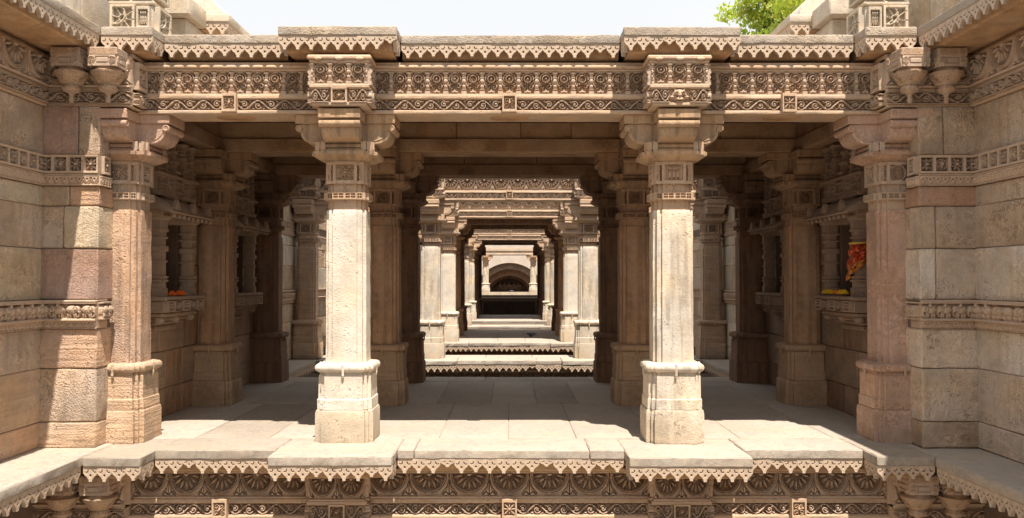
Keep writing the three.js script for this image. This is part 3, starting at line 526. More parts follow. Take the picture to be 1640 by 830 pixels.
// --- near platform: paving, front edge, lower frieze
{
  const fl = struct('platform_floor'); const r = rng(4);
  part(fl, 'floor_core', bx(-4.55, 4.55, -0.34, -0.011, -5.7, -0.05), mat('floor', 0.36, 0.31, 0.25, 0.012));
  const rows = [[-0.3, -2.73, [-4.1, -3.2, -2.45, -1.72, -0.72, -0.01, 0.68, 1.52, 2.35, 3.3, 4.1]], [-2.73, -5.15, [-4.1, -3.4, -2.7, -1.9, -0.95, -0.24, 0.36, 0.9, 1.7, 2.6, 3.4, 4.1]], [-5.15, -5.82, [-4.1, -2.2, -0.4, 1.3, 2.7, 4.1]]];
  for (const [z0, z1, xs] of rows) for (let i = 0; i + 1 < xs.length; i++) part(fl, 'paving_slab', rbox(xs[i] + 0.003, xs[i + 1] - 0.003, -0.09, (r() - 0.5) * 0.006, z1 + 0.003, z0 - 0.003, 0.006, 0.003, 0.2, i + z0), r() < 0.3 ? M.floor2 : M.floor);
  const E = (l, a, b, z, o) => edgeSlab(l, a, b, z, 0, { name: 'floor_edge_slab', cat: 'floor edge', m: M.floor, th: 0.09, ...o });
  E('pale floor edge with hanging stone fringe, left bay of the near platform', -3.35, -2.2, 0.31, { D: 0.61, seed: 2, m: M.floor2 });
  E('pale floor edge with hanging stone fringe, middle bay of the near platform', -1.06, 1.09, 0.31, { D: 0.61, joints: [-0.9, 0.76], seed: 9 });
  E('pale floor edge with hanging stone fringe, right bay of the near platform', 2.22, 3.35, 0.31, { D: 0.61, seed: 5 });
  for (const s of [-1, 1]) {
    E(`projecting fringed floor slab under the ${side(s)} pale front column`, s < 0 ? -2.2 : 1.09, s < 0 ? -1.06 : 2.22, 0.61, { D: 0.91, sides: [-1, 1], seed: 20 + s, m: M.floor });
    E(`fringed corner floor slab at the foot of the ${side(s)} corner pier`, s < 0 ? -3.88 : 3.35, s < 0 ? -3.35 : 3.88, 0.61, { D: 0.91, sides: [-s], seed: 30 + s, m: M.floor2 });
    // ledge along the side wall of the front court
    const z0 = 6.5, z1 = -0.3; E(`narrow fringed stone ledge running along the ${side(s)} court wall towards the viewer`, s < 0 ? -z0 : z1, s < 0 ? -z1 : z0, 0, { D: 0.72, teeth: false, joints: [] });
    const t = scene.children[scene.children.length - 1]; t.position.set(s * 3.88, -0.002, 3.1); t.rotation.y = -s * Math.PI / 2;
    for (let i = 0; i < 14; i++) part(t, 'fringe_tooth', TOOTH, M.fringe, [s * (0.61 - 3.1 + 0.07 + i * 0.131), -0.092, -0.008]);
  }
  lintel(-3.86, -1.64, -0.1, 'lotus', 'shaded lotus-carved frieze under the left bay of the near floor', { dy: -3.96, clear: [0.22, 0.28] });
  lintel(-1.64, 1.64, -0.1, 'lotus', 'shaded lotus-carved frieze under the middle bay of the near floor', { dy: -3.96, clear: [0.28, 0.28], pl: 1 });
  lintel(1.64, 3.86, -0.1, 'lotus', 'shaded lotus-carved frieze under the right bay of the near floor', { dy: -3.96, clear: [0.28, 0.22] });
  for (const s of [-1, 1]) friezeBlock(s * 1.64, -0.24, `lotus-carved block under the ${side(s)} projecting floor slab`, { dy: -3.98, style: 'lotus' });
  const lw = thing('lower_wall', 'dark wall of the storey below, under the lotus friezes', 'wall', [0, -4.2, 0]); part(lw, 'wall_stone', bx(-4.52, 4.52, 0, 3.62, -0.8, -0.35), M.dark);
}
// --- near pavilion columns
{
  const white = { base: M.cream, ped: M.white, shaft: M.white, neck: mat('plain', 0.5, 0.35, 0.23, 0.005), cap: mat('streak', 0.45, 0.31, 0.195), detail: true, fl: 0, seed: 1, er: 0.006 };
  columns(white, [[-1.64, ZR[0], 'pale limewashed stone column at the front edge, left of the central aisle']]);
  columns({ ...white, fl: 1, seed: 4, er: 0.006, shaft: M.white2, ped: M.white2, base: mat('wall', 0.52, 0.44, 0.335) }, [[1.64, ZR[0], 'pale limewashed stone column at the front edge, right of the central aisle']]);
  columns({ base: M.tan, ped: M.tan, shaft: mat('streak', 0.5, 0.35, 0.25, 0.022), neck: M.carve, cap: M.pink2, detail: true, er: 0.016, vs: 0.3, seed: 7 }, [[-3.9, ZR[0], 'deeply eroded sunlit half column against the left corner pier']]);
  columns({ base: M.pink2, ped: M.pink2, shaft: mat('wall', 0.5, 0.325, 0.235), neck: M.carve, cap: M.pink2, detail: true, fl: 2, er: 0.004, seed: 8 }, [[3.9, ZR[0], 'pinkish shaded half column with peeling whitewash against the right corner pier']]);
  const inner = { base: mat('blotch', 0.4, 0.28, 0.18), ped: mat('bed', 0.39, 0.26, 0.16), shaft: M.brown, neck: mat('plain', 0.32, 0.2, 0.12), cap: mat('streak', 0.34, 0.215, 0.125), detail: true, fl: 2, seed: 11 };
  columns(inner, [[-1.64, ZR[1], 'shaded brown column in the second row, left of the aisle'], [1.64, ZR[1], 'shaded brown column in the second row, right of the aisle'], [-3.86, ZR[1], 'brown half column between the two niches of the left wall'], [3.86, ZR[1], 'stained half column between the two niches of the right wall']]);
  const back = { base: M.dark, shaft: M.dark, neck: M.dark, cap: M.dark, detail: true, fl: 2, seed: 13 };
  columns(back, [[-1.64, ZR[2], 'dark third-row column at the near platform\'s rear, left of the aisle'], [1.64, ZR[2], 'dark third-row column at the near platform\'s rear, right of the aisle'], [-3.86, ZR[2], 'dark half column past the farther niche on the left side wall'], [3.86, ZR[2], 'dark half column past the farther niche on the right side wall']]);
}
// --- near pavilion lintels, roof and cornice
{
  lintel(-3.86, -1.64, ZR[0], 'arch', 'front lintel carved with small arches, left bay', { clear: [0.2, 0.27] });
  lintel(-1.64, 1.64, ZR[0], 'arch', 'front lintel carved with small arches, wide middle bay');
  lintel(1.64, 3.86, ZR[0], 'arch', 'front lintel carved with small arches, right bay with starred plaque', { clear: [0.27, 0.2], pl: 1 });
  friezeBlock(-1.64, -0.25, 'projecting carved block with round rosette above the left front column');
  friezeBlock(1.64, -0.25, 'projecting carved block with grotesque face above the right front column', { kind: 1 });
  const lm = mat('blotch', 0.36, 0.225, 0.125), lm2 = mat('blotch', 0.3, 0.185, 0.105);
  ['second', 'third'].forEach((row, i) => {
    const z = ZR[i + 1];
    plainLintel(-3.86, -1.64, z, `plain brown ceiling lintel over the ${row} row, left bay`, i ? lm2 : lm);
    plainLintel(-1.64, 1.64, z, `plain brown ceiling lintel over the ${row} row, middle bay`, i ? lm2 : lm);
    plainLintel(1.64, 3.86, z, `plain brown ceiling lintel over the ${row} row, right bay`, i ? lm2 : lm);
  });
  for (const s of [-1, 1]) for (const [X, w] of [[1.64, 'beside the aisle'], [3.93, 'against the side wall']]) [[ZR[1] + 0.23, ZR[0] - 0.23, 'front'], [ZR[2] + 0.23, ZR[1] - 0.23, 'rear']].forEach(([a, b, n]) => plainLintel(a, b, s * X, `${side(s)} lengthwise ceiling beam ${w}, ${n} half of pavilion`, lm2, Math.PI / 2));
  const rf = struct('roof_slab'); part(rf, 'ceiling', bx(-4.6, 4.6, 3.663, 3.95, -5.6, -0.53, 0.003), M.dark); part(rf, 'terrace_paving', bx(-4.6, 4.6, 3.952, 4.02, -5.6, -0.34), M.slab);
  const E = (l, a, b, z, o) => edgeSlab(l, a, b, z, 4.045, { name: 'roof_cornice_slab', D: 0.3 + z + 0.04, m: mat('plain', 0.37, 0.305, 0.235, 0.014), ...o });
  E('roof cornice slab with pointed stone fringe over the left bay', -3.43, -2.23, 0.0, { D: 0.34, seed: 40 });
  E('roof cornice slab with pointed stone fringe over the wide middle bay', -1.08, 1.1, 0.0, { D: 0.34, seed: 41 });
  E('roof cornice slab with pointed stone fringe over the right bay', 2.23, 3.43, 0.0, { D: 0.34, seed: 42 });
  for (const s of [-1, 1]) {
    E(`projecting fringed roof slab above the ${side(s)} front column's carved block`, s < 0 ? -2.23 : 1.1, s < 0 ? -1.08 : 2.23, 0.27, { D: 0.61, sides: [-1, 1], seed: 50 + s });
    E(`fringed corner roof slab above the ${side(s)} pier's hanging pots`, s < 0 ? -3.93 : 3.43, s < 0 ? -3.43 : 3.93, 0.27, { D: 0.61, sides: [-s], seed: 60 + s });
    E(`fringed roof cornice running along the ${side(s)} court wall towards the viewer`, s < 0 ? -6.5 : -0.34, s < 0 ? 0.34 : 6.5, 0, { D: 0.75, teeth: false, seed: 70 + s });
    const t = scene.children[scene.children.length - 1]; t.position.set(s * 3.93, 4.043, 3.08); t.rotation.y = -s * Math.PI / 2;
    for (let i = 0; i < 16; i++) part(t, 'fringe_tooth', TOOTH, M.fringe, [s * (0.27 - 3.08 + 0.07 + i * 0.131), -0.092, -0.008]);
  }
}
// --- corner piers, corner friezes with hanging pots, front court walls
const POT = (() => {
  const g = [lathe([[0, 0.0], [0.0, 0.02], [0.03, 0.026], [0.055, 0.018], [0.085, 0.03], [0.105, 0.075], [0.13, 0.088], [0.155, 0.075], [0.165, 0.07], [0.18, 0.098], [0.23, 0.128], [0.262, 0.152], [0.285, 0.158], [0.29, 0.135], [0.31, 0.12], [0.33, 0.12]], 24)];
  return fin(merge(g));
})();
for (const s of [-1, 1]) {
  const r = rng(s < 0 ? 91 : 92), xa = -0.29, xb = 0.29;
  const t = thing('corner_pier', s < 0 ? 'left corner pier of large blocks cut by a slanting sunlit strip' : 'right corner pier of large weathered blocks in full shade', 'pier', [s * 4.24, 0, 0.21]);
  part(t, 'pier_core', bx(xa + 0.02, xb - 0.02, 0, 3.29, -0.6, -0.02), M.joint);
  const widths = s < 0 ? [[0.58], [0.58], [0.58], [0.58], [0.24, 0.34], [0.29, 0.29], [0.37, 0.21]] : [[0.58], [0.58], [0.58], [0.16, 0.42], [0.16, 0.42], [0.58], [0.25, 0.33]];
  const pm = s < 0 ? [M.tan, M.sand, M.pink, M.purp, M.sand, M.sand, M.purp] : [M.sand, M.pale, M.pale, M.pale2, M.sand, M.rust, M.sand];
  COURSES.forEach(([y0, y1], i) => { let x = xa; widths[i].forEach((w, k) => { const f = i < 2 ? 0.014 - i * 0.004 : 0; part(t, 'stone_block', rbox(x + 0.0035, x + w - 0.0035, y0 + 0.0035, y1 - 0.0035, -0.45, f + (r() - 0.5) * 0.008, 0.013, 0.007, 0.08, i * 3 + k), k && i > 2 ? [0, 0, 0, M.pale, s < 0 ? M.buff : M.grey, M.pink, M.sand][i] : pm[i]); x += w; }); });
  bands(t, xa, xb, 0, r);
  // carved bands turn the corner on the inner face
  for (const [g, y, sx, sy, nm] of [[R.flower(0), 2.722, 0.8, 0.97, 'flower_panel'], [R.zig(), 2.565, 0.9, 0.95, 'zigzag_panel'], [R.eleph(0), 1.313, 0.6, 0.9, 'elephant']]) part(t, nm, g, M.carve, [-s * (nm === 'flower_panel' ? 0.252 : 0.292), y, -0.11], [0, -s * Math.PI / 2, 0], [sx, sy, 1]);
  const c = thing('corner_frieze', `carved frieze corner above the ${side(s)} corner pier`, 'frieze', [s * 4.11, 0, 0.16]);
  topFrieze(c, -0.45, 0.45, 0);
  part(c, 'frieze_core', bx(-0.447, 0.447, 3.294, 3.806, -0.45, -0.19, 0.003), M.frieze);
  part(c, 'inner_face_carving', R.plaque(0), M.carve, [-s * 0.449, 3.6, -0.14], [0, -s * Math.PI / 2, 0], [1.4, 1.4, 1]);
  part(c, 'inner_face_scroll', R.scroll(0), M.carve, [-s * 0.449, 3.371, -0.14], [0, -s * Math.PI / 2, 0], [0.9, 1, 1]);
  for (const [X, w] of [[3.83, 'nearer the bay'], [4.18, 'nearer the wall']]) for (const low of [0, 1]) {
    const dy = low ? -4.0 : 0, p = thing('hanging_pot', low ? `shaded carved stone pot under the floor corner, ${side(s)} side, ${w}` : `carved stone pot hanging below the ${side(s)} roof corner, ${w}`, 'stone pendant', [s * X, 3.3 + dy, low ? 0.36 : 0.3]);
    const pm2 = mat('wall', 0.44, 0.31, 0.21, 0.008); part(p, 'pot', POT, pm2);
    const nb = part(p, 'square_neck', merge([bx(-0.125, 0.125, 0.325, 0.425, -0.14, 0.125, 0.008), bx(-0.14, 0.14, 0.425, 0.5, -0.14, 0.14, 0.008)]), pm2);
    part(nb, 'volute_panel', R.volute(), M.carve, [0, 0.378, 0.124]); part(nb, 'volute_panel', R.volute(), M.carve, [0.124, 0.378, 0], [0, Math.PI / 2, 0]); part(nb, 'volute_panel', R.volute(), M.carve, [-0.124, 0.378, 0], [0, -Math.PI / 2, 0]);
  }
  const cl = thing('corner_frieze', `shaded carved frieze corner below the ${side(s)} end of the floor edge`, 'frieze', [s * 4.11, -4.0, 0.22]);
  topFrieze(cl, -0.45, 0.45, 0); part(cl, 'inner_face_carving', R.plaque(0), M.carve, [-s * 0.449, 3.6, -0.1], [0, -s * Math.PI / 2, 0], [1.2, 1.4, 1]);
  courtWall(s, 4.49, 6.5, 0.2, s < 0 ? 'tall banded block wall at the left edge, in shade' : 'tall banded block wall at the right edge, pale and stained', { dNear: 2.2, seed: 17 + s, mats: s < 0 ? [[M.pink], [M.pink, M.tan], [M.sand], [M.buff], [M.pale, M.sand], [M.buff], [M.rust, M.sand]] : [[M.pale, M.sand], [M.pale], [M.pale, M.pale2], [M.pale2], [M.sand, M.pale], [M.sand], [M.rust, M.sand]], wmin: 0.9, wmax: 1.4 });
}
// --- side walls of the near pavilion with their niches
const COLON = fin(merge([loft([[0, 0.085], [0.09, 0.085], [0.1, 0.07], [0.16, 0.07], [0.165, 0.09], [0.185, 0.09], [0.19, 0.07], [0.21, 0.09], [0.225, 0.09], [0.23, 0.068], [0.38, 0.066], [0.385, 0.082], [0.4, 0.082], [0.405, 0.066], [0.5, 0.066], [0.505, 0.088], [0.56, 0.088], [0.565, 0.066], [0.64, 0.066], [0.65, 0.085], [0.665, 0.085], [0.67, 0.07], [0.72, 0.07], [0.73, 0.09], [0.75, 0.09], [0.755, 0.08], [0.85, 0.084], [0.87, 0.11], [0.9, 0.12]], 0.34, 0.016)]));
const TURRET = (k) => { const p = []; let y = 0, w = 0.13; for (let i = 0; i < 6; i++) { p.push([y, w], [y + 0.05, w * 0.96], [y + 0.055, w * 1.14], [y + 0.08, w * 1.16], [y + 0.085, w * 0.86], [y + 0.12, w * 0.84]); y += 0.122; w *= 0.87; } return fin(loft(p.map(([a, b]) => [a * k, b]), 0.3, 0.014)); };
const T1 = TURRET(1), T2 = TURRET(0.72);
const BEAD = fin(new THREE.SphereGeometry(0.03, 8, 6).scale(1.6, 0.8, 0.7));
function niche(s, z, label, m, m2) {
  const t = thing('wall_niche', label, 'niche', [s * 4.05, 0, z], -s * Math.PI / 2);
  part(t, 'sill', merge([bx(-0.4, 0.4, 1.1, 1.145, -0.05, 0.1, 0.014), bx(-0.47, 0.47, 1.147, 1.185, -0.05, 0.16, 0.012), bx(-0.53, 0.53, 1.2, 1.245, -0.05, 0.22, 0.016), bx(-0.5, 0.5, 1.183, 1.2, -0.05, 0.17), bx(-0.56, 0.56, 1.247, 1.38, -0.05, 0.25, 0.008), bx(-0.6, 0.6, 1.382, 1.425, -0.05, 0.29, 0.012)]), m);
  for (let i = 0; i < 5; i++) part(t, 'sill_carving', i % 2 ? R.scroll(i & 1) : R.colflower(1), m, [-0.44 + i * 0.22, 1.315, 0.245], null, i % 2 ? [0.84, 1.05, 0.8] : [0.86, 0.56, 1]);
  for (let i = 0; i < 6; i++) part(t, 'sill_moulding_bead', BEAD, m, [-0.45 + i * 0.18, 1.222, 0.215]);
  for (const x of [-0.43, 0.43]) part(t, 'colonette', COLON, m, [x, 1.426, 0.13]);
  for (const x of [-0.36, 0.36]) part(t, 'inner_jamb', bx(x - 0.03, x + 0.03, 1.426, 2.3, -0.3, 0.04), m2);
  part(t, 'niche_back', bx(-0.6, 0.6, 1.2, 2.4, -0.36, -0.3), m2);
  part(t, 'niche_head', merge([bx(-0.58, 0.58, 2.327, 2.4, -0.3, 0.22), bx(-0.36, 0.36, 2.27, 2.327, -0.3, 0.12)]), m);
  const hood = [[0.0, 2.56], [0.1, 2.535], [0.24, 2.46], [0.36, 2.385], [0.38, 2.36], [0.36, 2.35], [0.2, 2.395], [0.0, 2.41]];
  const hd = part(t, 'hood', fin(extr(hood, 1.3, 0.006).rotateY(-Math.PI / 2).translate(0.65, 0, 0)), m);
  for (let i = 0; i < 13; i++) part(hd, 'hood_rib', fin(new THREE.TubeGeometry(new THREE.CatmullRomCurve3([[0, 2.565], [0.1, 2.545], [0.24, 2.47], [0.365, 2.39]].map(([zz, y]) => new THREE.Vector3(0, y, zz))), 6, 0.012, 5)), m, [-0.6 + i * 0.1, 0, 0]);
  for (const x of [-0.5, 0, 0.5]) part(t, 'antefix', fin(extr([[-0.06, 0], [0.06, 0], [0.05, 0.06], [0, 0.14], [-0.05, 0.06]], 0.04, 0.008)), m, [x, 2.39, 0.33], null, [0.9, 0.75, 1]);
  for (let i = 0; i < 9; i++) part(hd, 'hood_drop', fin(lathe([[-0.05, 0], [-0.045, 0.018], [-0.02, 0.024], [0, 0.012]], 7)), m, [-0.56 + i * 0.14, 2.345, 0.35]);
  part(t, 'corbel', merge([bx(-0.3, 0.3, 1.03, 1.098, -0.05, 0.06, 0.02), ...[-0.45, 0, 0.45].map((x) => new THREE.SphereGeometry(0.07, 10, 8).scale(1, 0.7, 0.9).translate(x, 1.17, 0.15))]), m);
  for (let i = 0; i < 5; i++) part(t, 'upper_panel', R.colflower(i % 2 ? 1 : 0), m, [-0.46 + i * 0.23, 2.68, 0.1 + (i % 2) * 0.04], null, [0.86, 0.95, 1]);
  part(t, 'upper_shelf', merge([bx(-0.6, 0.6, 2.785, 2.82, -0.05, 0.2, 0.012), bx(-0.55, 0.55, 2.55, 2.6, -0.05, 0.19, 0.01)]), m);
  for (const x of [-0.52, -0.26, 0.26, 0.52]) part(t, 'upper_pillar', COLON, m, [x, 2.82, 0.1], null, [0.7, 0.45, 0.7]);
  part(t, 'turret', T1, m, [0, 2.55, 0.06]); for (const x of [-0.4, 0.4]) part(t, 'turret', T2, m, [x, 2.55, 0.06]);
  for (const x of [-0.2, 0.2]) part(t, 'turret', T2, m, [x, 2.5, 0.02]);
  return t;
}
const NZ = [-1.545, -4.015];
for (const s of [-1, 1]) {
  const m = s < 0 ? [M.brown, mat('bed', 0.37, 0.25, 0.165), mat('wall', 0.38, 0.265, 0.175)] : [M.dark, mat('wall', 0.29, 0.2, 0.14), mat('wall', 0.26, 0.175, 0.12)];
  NZ.forEach((zc, k) => {
    const z0 = zc + 1.225, z1 = zc - 1.225, r = rng(300 + s * 10 + k), t = thing('aisle_wall', `shaded block wall of the ${side(s)} aisle around its ${k ? 'farther' : 'nearer'} niche`, 'wall'), Lw = along(t, s, 4.05, z0, z1), c = Lw / 2;
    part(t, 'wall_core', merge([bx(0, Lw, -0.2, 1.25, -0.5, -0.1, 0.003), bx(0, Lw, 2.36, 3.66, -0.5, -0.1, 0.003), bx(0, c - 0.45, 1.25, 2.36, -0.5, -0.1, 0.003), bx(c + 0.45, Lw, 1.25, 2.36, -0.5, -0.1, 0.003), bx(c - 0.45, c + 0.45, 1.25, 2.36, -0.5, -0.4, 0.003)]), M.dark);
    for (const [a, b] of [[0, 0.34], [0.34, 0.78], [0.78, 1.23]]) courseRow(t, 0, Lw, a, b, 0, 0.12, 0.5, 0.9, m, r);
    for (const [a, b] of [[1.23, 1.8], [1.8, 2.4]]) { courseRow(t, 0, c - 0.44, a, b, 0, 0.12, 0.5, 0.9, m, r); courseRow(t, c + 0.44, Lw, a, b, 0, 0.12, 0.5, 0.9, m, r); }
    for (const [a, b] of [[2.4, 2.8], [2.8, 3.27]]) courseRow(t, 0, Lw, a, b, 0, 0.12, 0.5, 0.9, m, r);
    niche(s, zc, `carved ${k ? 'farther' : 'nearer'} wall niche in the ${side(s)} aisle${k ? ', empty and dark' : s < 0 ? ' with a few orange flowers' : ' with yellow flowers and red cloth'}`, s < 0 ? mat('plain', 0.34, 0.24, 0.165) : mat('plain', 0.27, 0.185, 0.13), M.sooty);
  });
}

// ================================================================== beyond the near pavilion
{
  const far = { base: M.cream, ped: M.white2, shaft: M.white2, neck: M.frieze, cap: M.frieze, detail: true, fl: 2, seed: 21, er: 0.004 };
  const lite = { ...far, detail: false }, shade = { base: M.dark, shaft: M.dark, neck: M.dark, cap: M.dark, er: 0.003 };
  const ZB = -9.39, ZC = [-14.2, -16.6, -19.0], ZD = -22.1, ZE = [-26.3, -28.7, -31.1];
  columns(far, [[-1.64, ZB, 'sunlit white column of the single-row bridge past the first court, left of the aisle'], [1.64, ZB, 'sunlit white column of the single-row bridge past the first court, right of the aisle']]);
  columns({ ...far, base: M.tan, ped: M.tan, shaft: M.tan, neck: M.carve, cap: M.carve }, [[-4.22, ZB, 'half column on the left wall of the first court, partly sunlit'], [4.22, ZB, 'half column on the right wall of the first court, in shade']]);
  columns({ ...far, shaft: M.white, fl: 1 }, [[-1.64, ZC[0], 'sunlit white column at the second pavilion\'s front, left of the aisle'], [1.64, ZC[0], 'sunlit white column at the second pavilion\'s front, right of the aisle']]);
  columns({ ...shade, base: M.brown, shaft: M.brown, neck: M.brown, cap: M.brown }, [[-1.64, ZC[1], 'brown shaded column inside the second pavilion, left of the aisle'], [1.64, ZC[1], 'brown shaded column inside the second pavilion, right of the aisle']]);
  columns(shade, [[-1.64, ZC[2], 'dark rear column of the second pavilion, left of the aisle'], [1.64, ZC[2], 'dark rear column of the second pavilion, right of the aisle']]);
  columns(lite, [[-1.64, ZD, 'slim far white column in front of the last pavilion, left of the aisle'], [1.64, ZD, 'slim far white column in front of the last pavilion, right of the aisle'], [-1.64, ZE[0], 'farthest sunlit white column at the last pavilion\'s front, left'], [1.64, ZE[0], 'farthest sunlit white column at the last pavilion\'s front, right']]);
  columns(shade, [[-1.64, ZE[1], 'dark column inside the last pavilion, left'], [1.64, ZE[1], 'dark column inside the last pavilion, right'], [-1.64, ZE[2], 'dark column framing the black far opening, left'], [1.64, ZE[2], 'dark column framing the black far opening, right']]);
  const where = { [ZB]: 'bridge past the first court', [ZC[0]]: 'second pavilion', [ZD]: 'second bridge', [ZE[0]]: 'last pavilion' };
  for (const z of [ZB, ZC[0], ZD, ZE[0]]) {
    const w = where[z], near = z > -15, deep = z === ZC[0] || z === ZE[0], zr = z === ZC[0] ? ZC[2] : z === ZE[0] ? ZE[2] : z;
    lintel(-1.64, 1.64, z, 'lotus', `sunlit lotus-carved lintel over the aisle of the ${w}`, { clear: [0.24, 0.24], pl: 1 });
    if (z === ZB) for (const s of [-1, 1]) { lintel(Math.min(s * 1.64, s * 4.4), Math.max(s * 1.64, s * 4.4), z, 'lotus', `lotus-carved lintel over the ${side(s)} bay of the ${w}`, { clear: [0.24, 0.24] }); friezeBlock(s * 4.22, z - 0.05, `carved block above the ${side(s)} wall's half column at the ${w}`, { style: 'lotus' }); }
    else plainLintel(-4.3, -1.64, z, `lintel over the left bay of the ${w}`, M.brown), plainLintel(1.64, 4.3, z, `lintel over the right bay of the ${w}`, M.brown);
    if (near) for (const s of [-1, 1]) friezeBlock(s * 1.64, z + 0.04 - 0.09, `carved block above the ${side(s)} white column of the ${w}`, { style: 'lotus' });
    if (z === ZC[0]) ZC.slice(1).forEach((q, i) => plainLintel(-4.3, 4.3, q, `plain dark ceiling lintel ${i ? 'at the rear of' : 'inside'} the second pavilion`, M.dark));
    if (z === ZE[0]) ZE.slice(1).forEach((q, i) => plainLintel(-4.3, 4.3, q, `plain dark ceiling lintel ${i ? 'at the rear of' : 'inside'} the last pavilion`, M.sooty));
    if (deep) for (const s of [-1, 1]) plainLintel(zr + 0.23, z - 0.23, s * 1.64, `${side(s)} lengthwise ceiling beam beside the aisle of the ${w}`, M.dark, Math.PI / 2);
    edgeSlab(`roof slab over the ${w}`, -4.5, 4.5, z + 0.24, 4.045, { name: 'roof_cornice_slab', D: z - zr + 0.75, th: 0.1, joints: [-1.6, 1.6], cell: 0.5, amp: 0.003, teeth: false });
    if (deep) { const rf = struct('roof_slab'); part(rf, 'ceiling', bx(-4.6, 4.6, 3.663, 3.8, zr - 0.3, z - 0.24, 0.003), M.dark); }
    // floor
    const fl = struct('platform_floor'), rear = zr - 0.6; part(fl, 'floor_core', bx(-4.45, 4.45, -0.34, -0.03, rear, z - 0.1), M.floor2);
    const r = rng(Math.round(-z * 10)); for (let x = -4.2; x < 4.1;) { const q = Math.min(4.2, x + 0.7 + r() * 0.8); let zz = z - 0.02; while (zz > rear + 0.1) { const z2 = Math.max(rear, zz - 1.9); part(fl, 'paving_slab', bx(x + 0.004, q - 0.004, -0.09, (r() - 0.5) * 0.006, z2 + 0.004, zz - 0.004), M.floor); zz = z2; } x = q; }
    const E = (l, a, b, zf, o) => edgeSlab(l, a, b, zf, 0, { name: 'floor_edge_slab', cat: 'floor edge', m: M.floor, D: zf - z + 0.02, stuff: !near, cell: near ? 0.1 : 0.3, seed: z, ...o });
    E(`fringed floor edge of the ${w}, middle bay`, -1.06, 1.06, z + 0.6, { joints: near ? [0.55] : [] });
    for (const s of [-1, 1]) {
      E(`fringed floor slab under the ${side(s)} column of the ${w}`, s < 0 ? -2.2 : 1.06, s < 0 ? -1.06 : 2.2, z + 0.72, {});
      E(`fringed floor edge of the ${w}, ${side(s)} bay`, s < 0 ? -3.9 : 2.2, s < 0 ? -2.2 : 3.9, z + 0.6, {});
    }
    if (z === ZB) lintel(-3.9, 3.9, z + 0.27, 'lotus', 'dark carved frieze under the fringed edge of the first bridge', { dy: -3.96, clear: [0.1, 0.1] });
    else { const u = thing('lower_wall', `dark wall below the floor edge of the ${w}`, 'wall', [0, -1, z + 0.3]); part(u, 'wall_stone', bx(-4.4, 4.4, 0, 0.76, -0.3, 0), M.dark); }
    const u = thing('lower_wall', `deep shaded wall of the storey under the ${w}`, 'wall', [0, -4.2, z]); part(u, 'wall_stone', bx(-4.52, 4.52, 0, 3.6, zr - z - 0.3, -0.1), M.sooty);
  }
  for (const s of [-1, 1]) {
    courtWall(s, 4.49, -5.7, -9.7, `pale banded block wall on the ${side(s)} of the first open court`, { dNear: -7.3, seed: 40 + s, mats: [M.buff, M.tan, M.white2, M.cream] });
    courtWall(s, 4.47, -9.72, -13.8, `block wall on the ${side(s)} behind the bridge of the first court`, { detail: false, seed: 50 + s, wmin: 0.9, wmax: 1.5, mats: [M.buff, M.tan, M.cream] });
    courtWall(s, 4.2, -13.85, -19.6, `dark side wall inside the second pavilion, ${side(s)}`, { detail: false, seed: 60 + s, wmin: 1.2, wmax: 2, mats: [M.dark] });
    courtWall(s, 4.48, -19.65, -25.9, `block wall on the ${side(s)} of the second open court`, { detail: false, seed: 70 + s, wmin: 1.2, wmax: 2, mats: [M.buff, M.tan] });
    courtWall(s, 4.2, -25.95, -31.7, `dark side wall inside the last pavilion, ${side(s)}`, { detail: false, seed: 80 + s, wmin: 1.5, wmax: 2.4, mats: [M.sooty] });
    // ledge beside the first court
    const t = edgeSlab(`narrow fringed ledge along the ${side(s)} wall of the first court`, -1.6, 1.6, 0, 0, { name: 'floor_edge_slab', cat: 'floor edge', m: M.floor, D: 0.6, stuff: true, cell: 0.2 });
    t.position.set(s * 3.9, 0, -7.36); t.rotation.y = -s * Math.PI / 2;
    const c = edgeSlab(`roof cornice along the ${side(s)} wall of the first court`, -1.7, 1.7, 0, 0, { name: 'roof_cornice_slab', D: 0.7, teeth: false, cell: 0.3 });
    c.position.set(s * 3.93, 4.04, -7.35); c.rotation.y = -s * Math.PI / 2;
  }
  // the well shaft at the far end, its balcony and the arched wall behind
  for (const s of [-1, 1]) { const w = thing('shaft_wall', `${side(s)} wall of the far well shaft`, 'wall', [s * 5, 0, -41]); part(w, 'wall_stone', bx(s > 0 ? 0 : -0.5, s > 0 ? 0.5 : 0, -4.2, 7, -14, 9.2), M.dark); }
  const bal = thing('balcony', 'sunlit balcony parapet across the far well shaft above a black opening', 'balcony', [0, 0, -50]);
  part(bal, 'parapet', bx(-4.9, 4.9, 0.62, 0.83, -0.3, 0), M.cream); part(bal, 'balcony_floor', bx(-4.9, 4.9, 0.4, 0.615, -4.9, -0.05), M.deep);
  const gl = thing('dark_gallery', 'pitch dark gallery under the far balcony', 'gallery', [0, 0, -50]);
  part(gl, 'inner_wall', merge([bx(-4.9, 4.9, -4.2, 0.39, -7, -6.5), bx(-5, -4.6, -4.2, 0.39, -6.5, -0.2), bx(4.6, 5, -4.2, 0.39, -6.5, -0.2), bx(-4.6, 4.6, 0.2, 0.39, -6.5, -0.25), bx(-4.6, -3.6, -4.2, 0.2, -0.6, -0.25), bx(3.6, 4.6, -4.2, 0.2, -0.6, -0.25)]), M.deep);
  for (const s of [-1, 1]) { const j = thing('dark_jamb', `dark stone jamb at the ${side(s)} of the opening to the far shaft`, 'jamb', [s * 1.62, -0.1, -31.95]); part(j, 'jamb_stone', bx(-0.3, 0.3, 0, 3.8, -0.15, 0.15), M.sooty); part(j, 'jamb_base', bx(-0.36, 0.36, 0, 0.8, -0.2, 0.2), M.sooty); part(j, 'jamb_head', bx(-0.5, 0.5, 2.9, 3.3, -0.2, 0.2), M.sooty); }
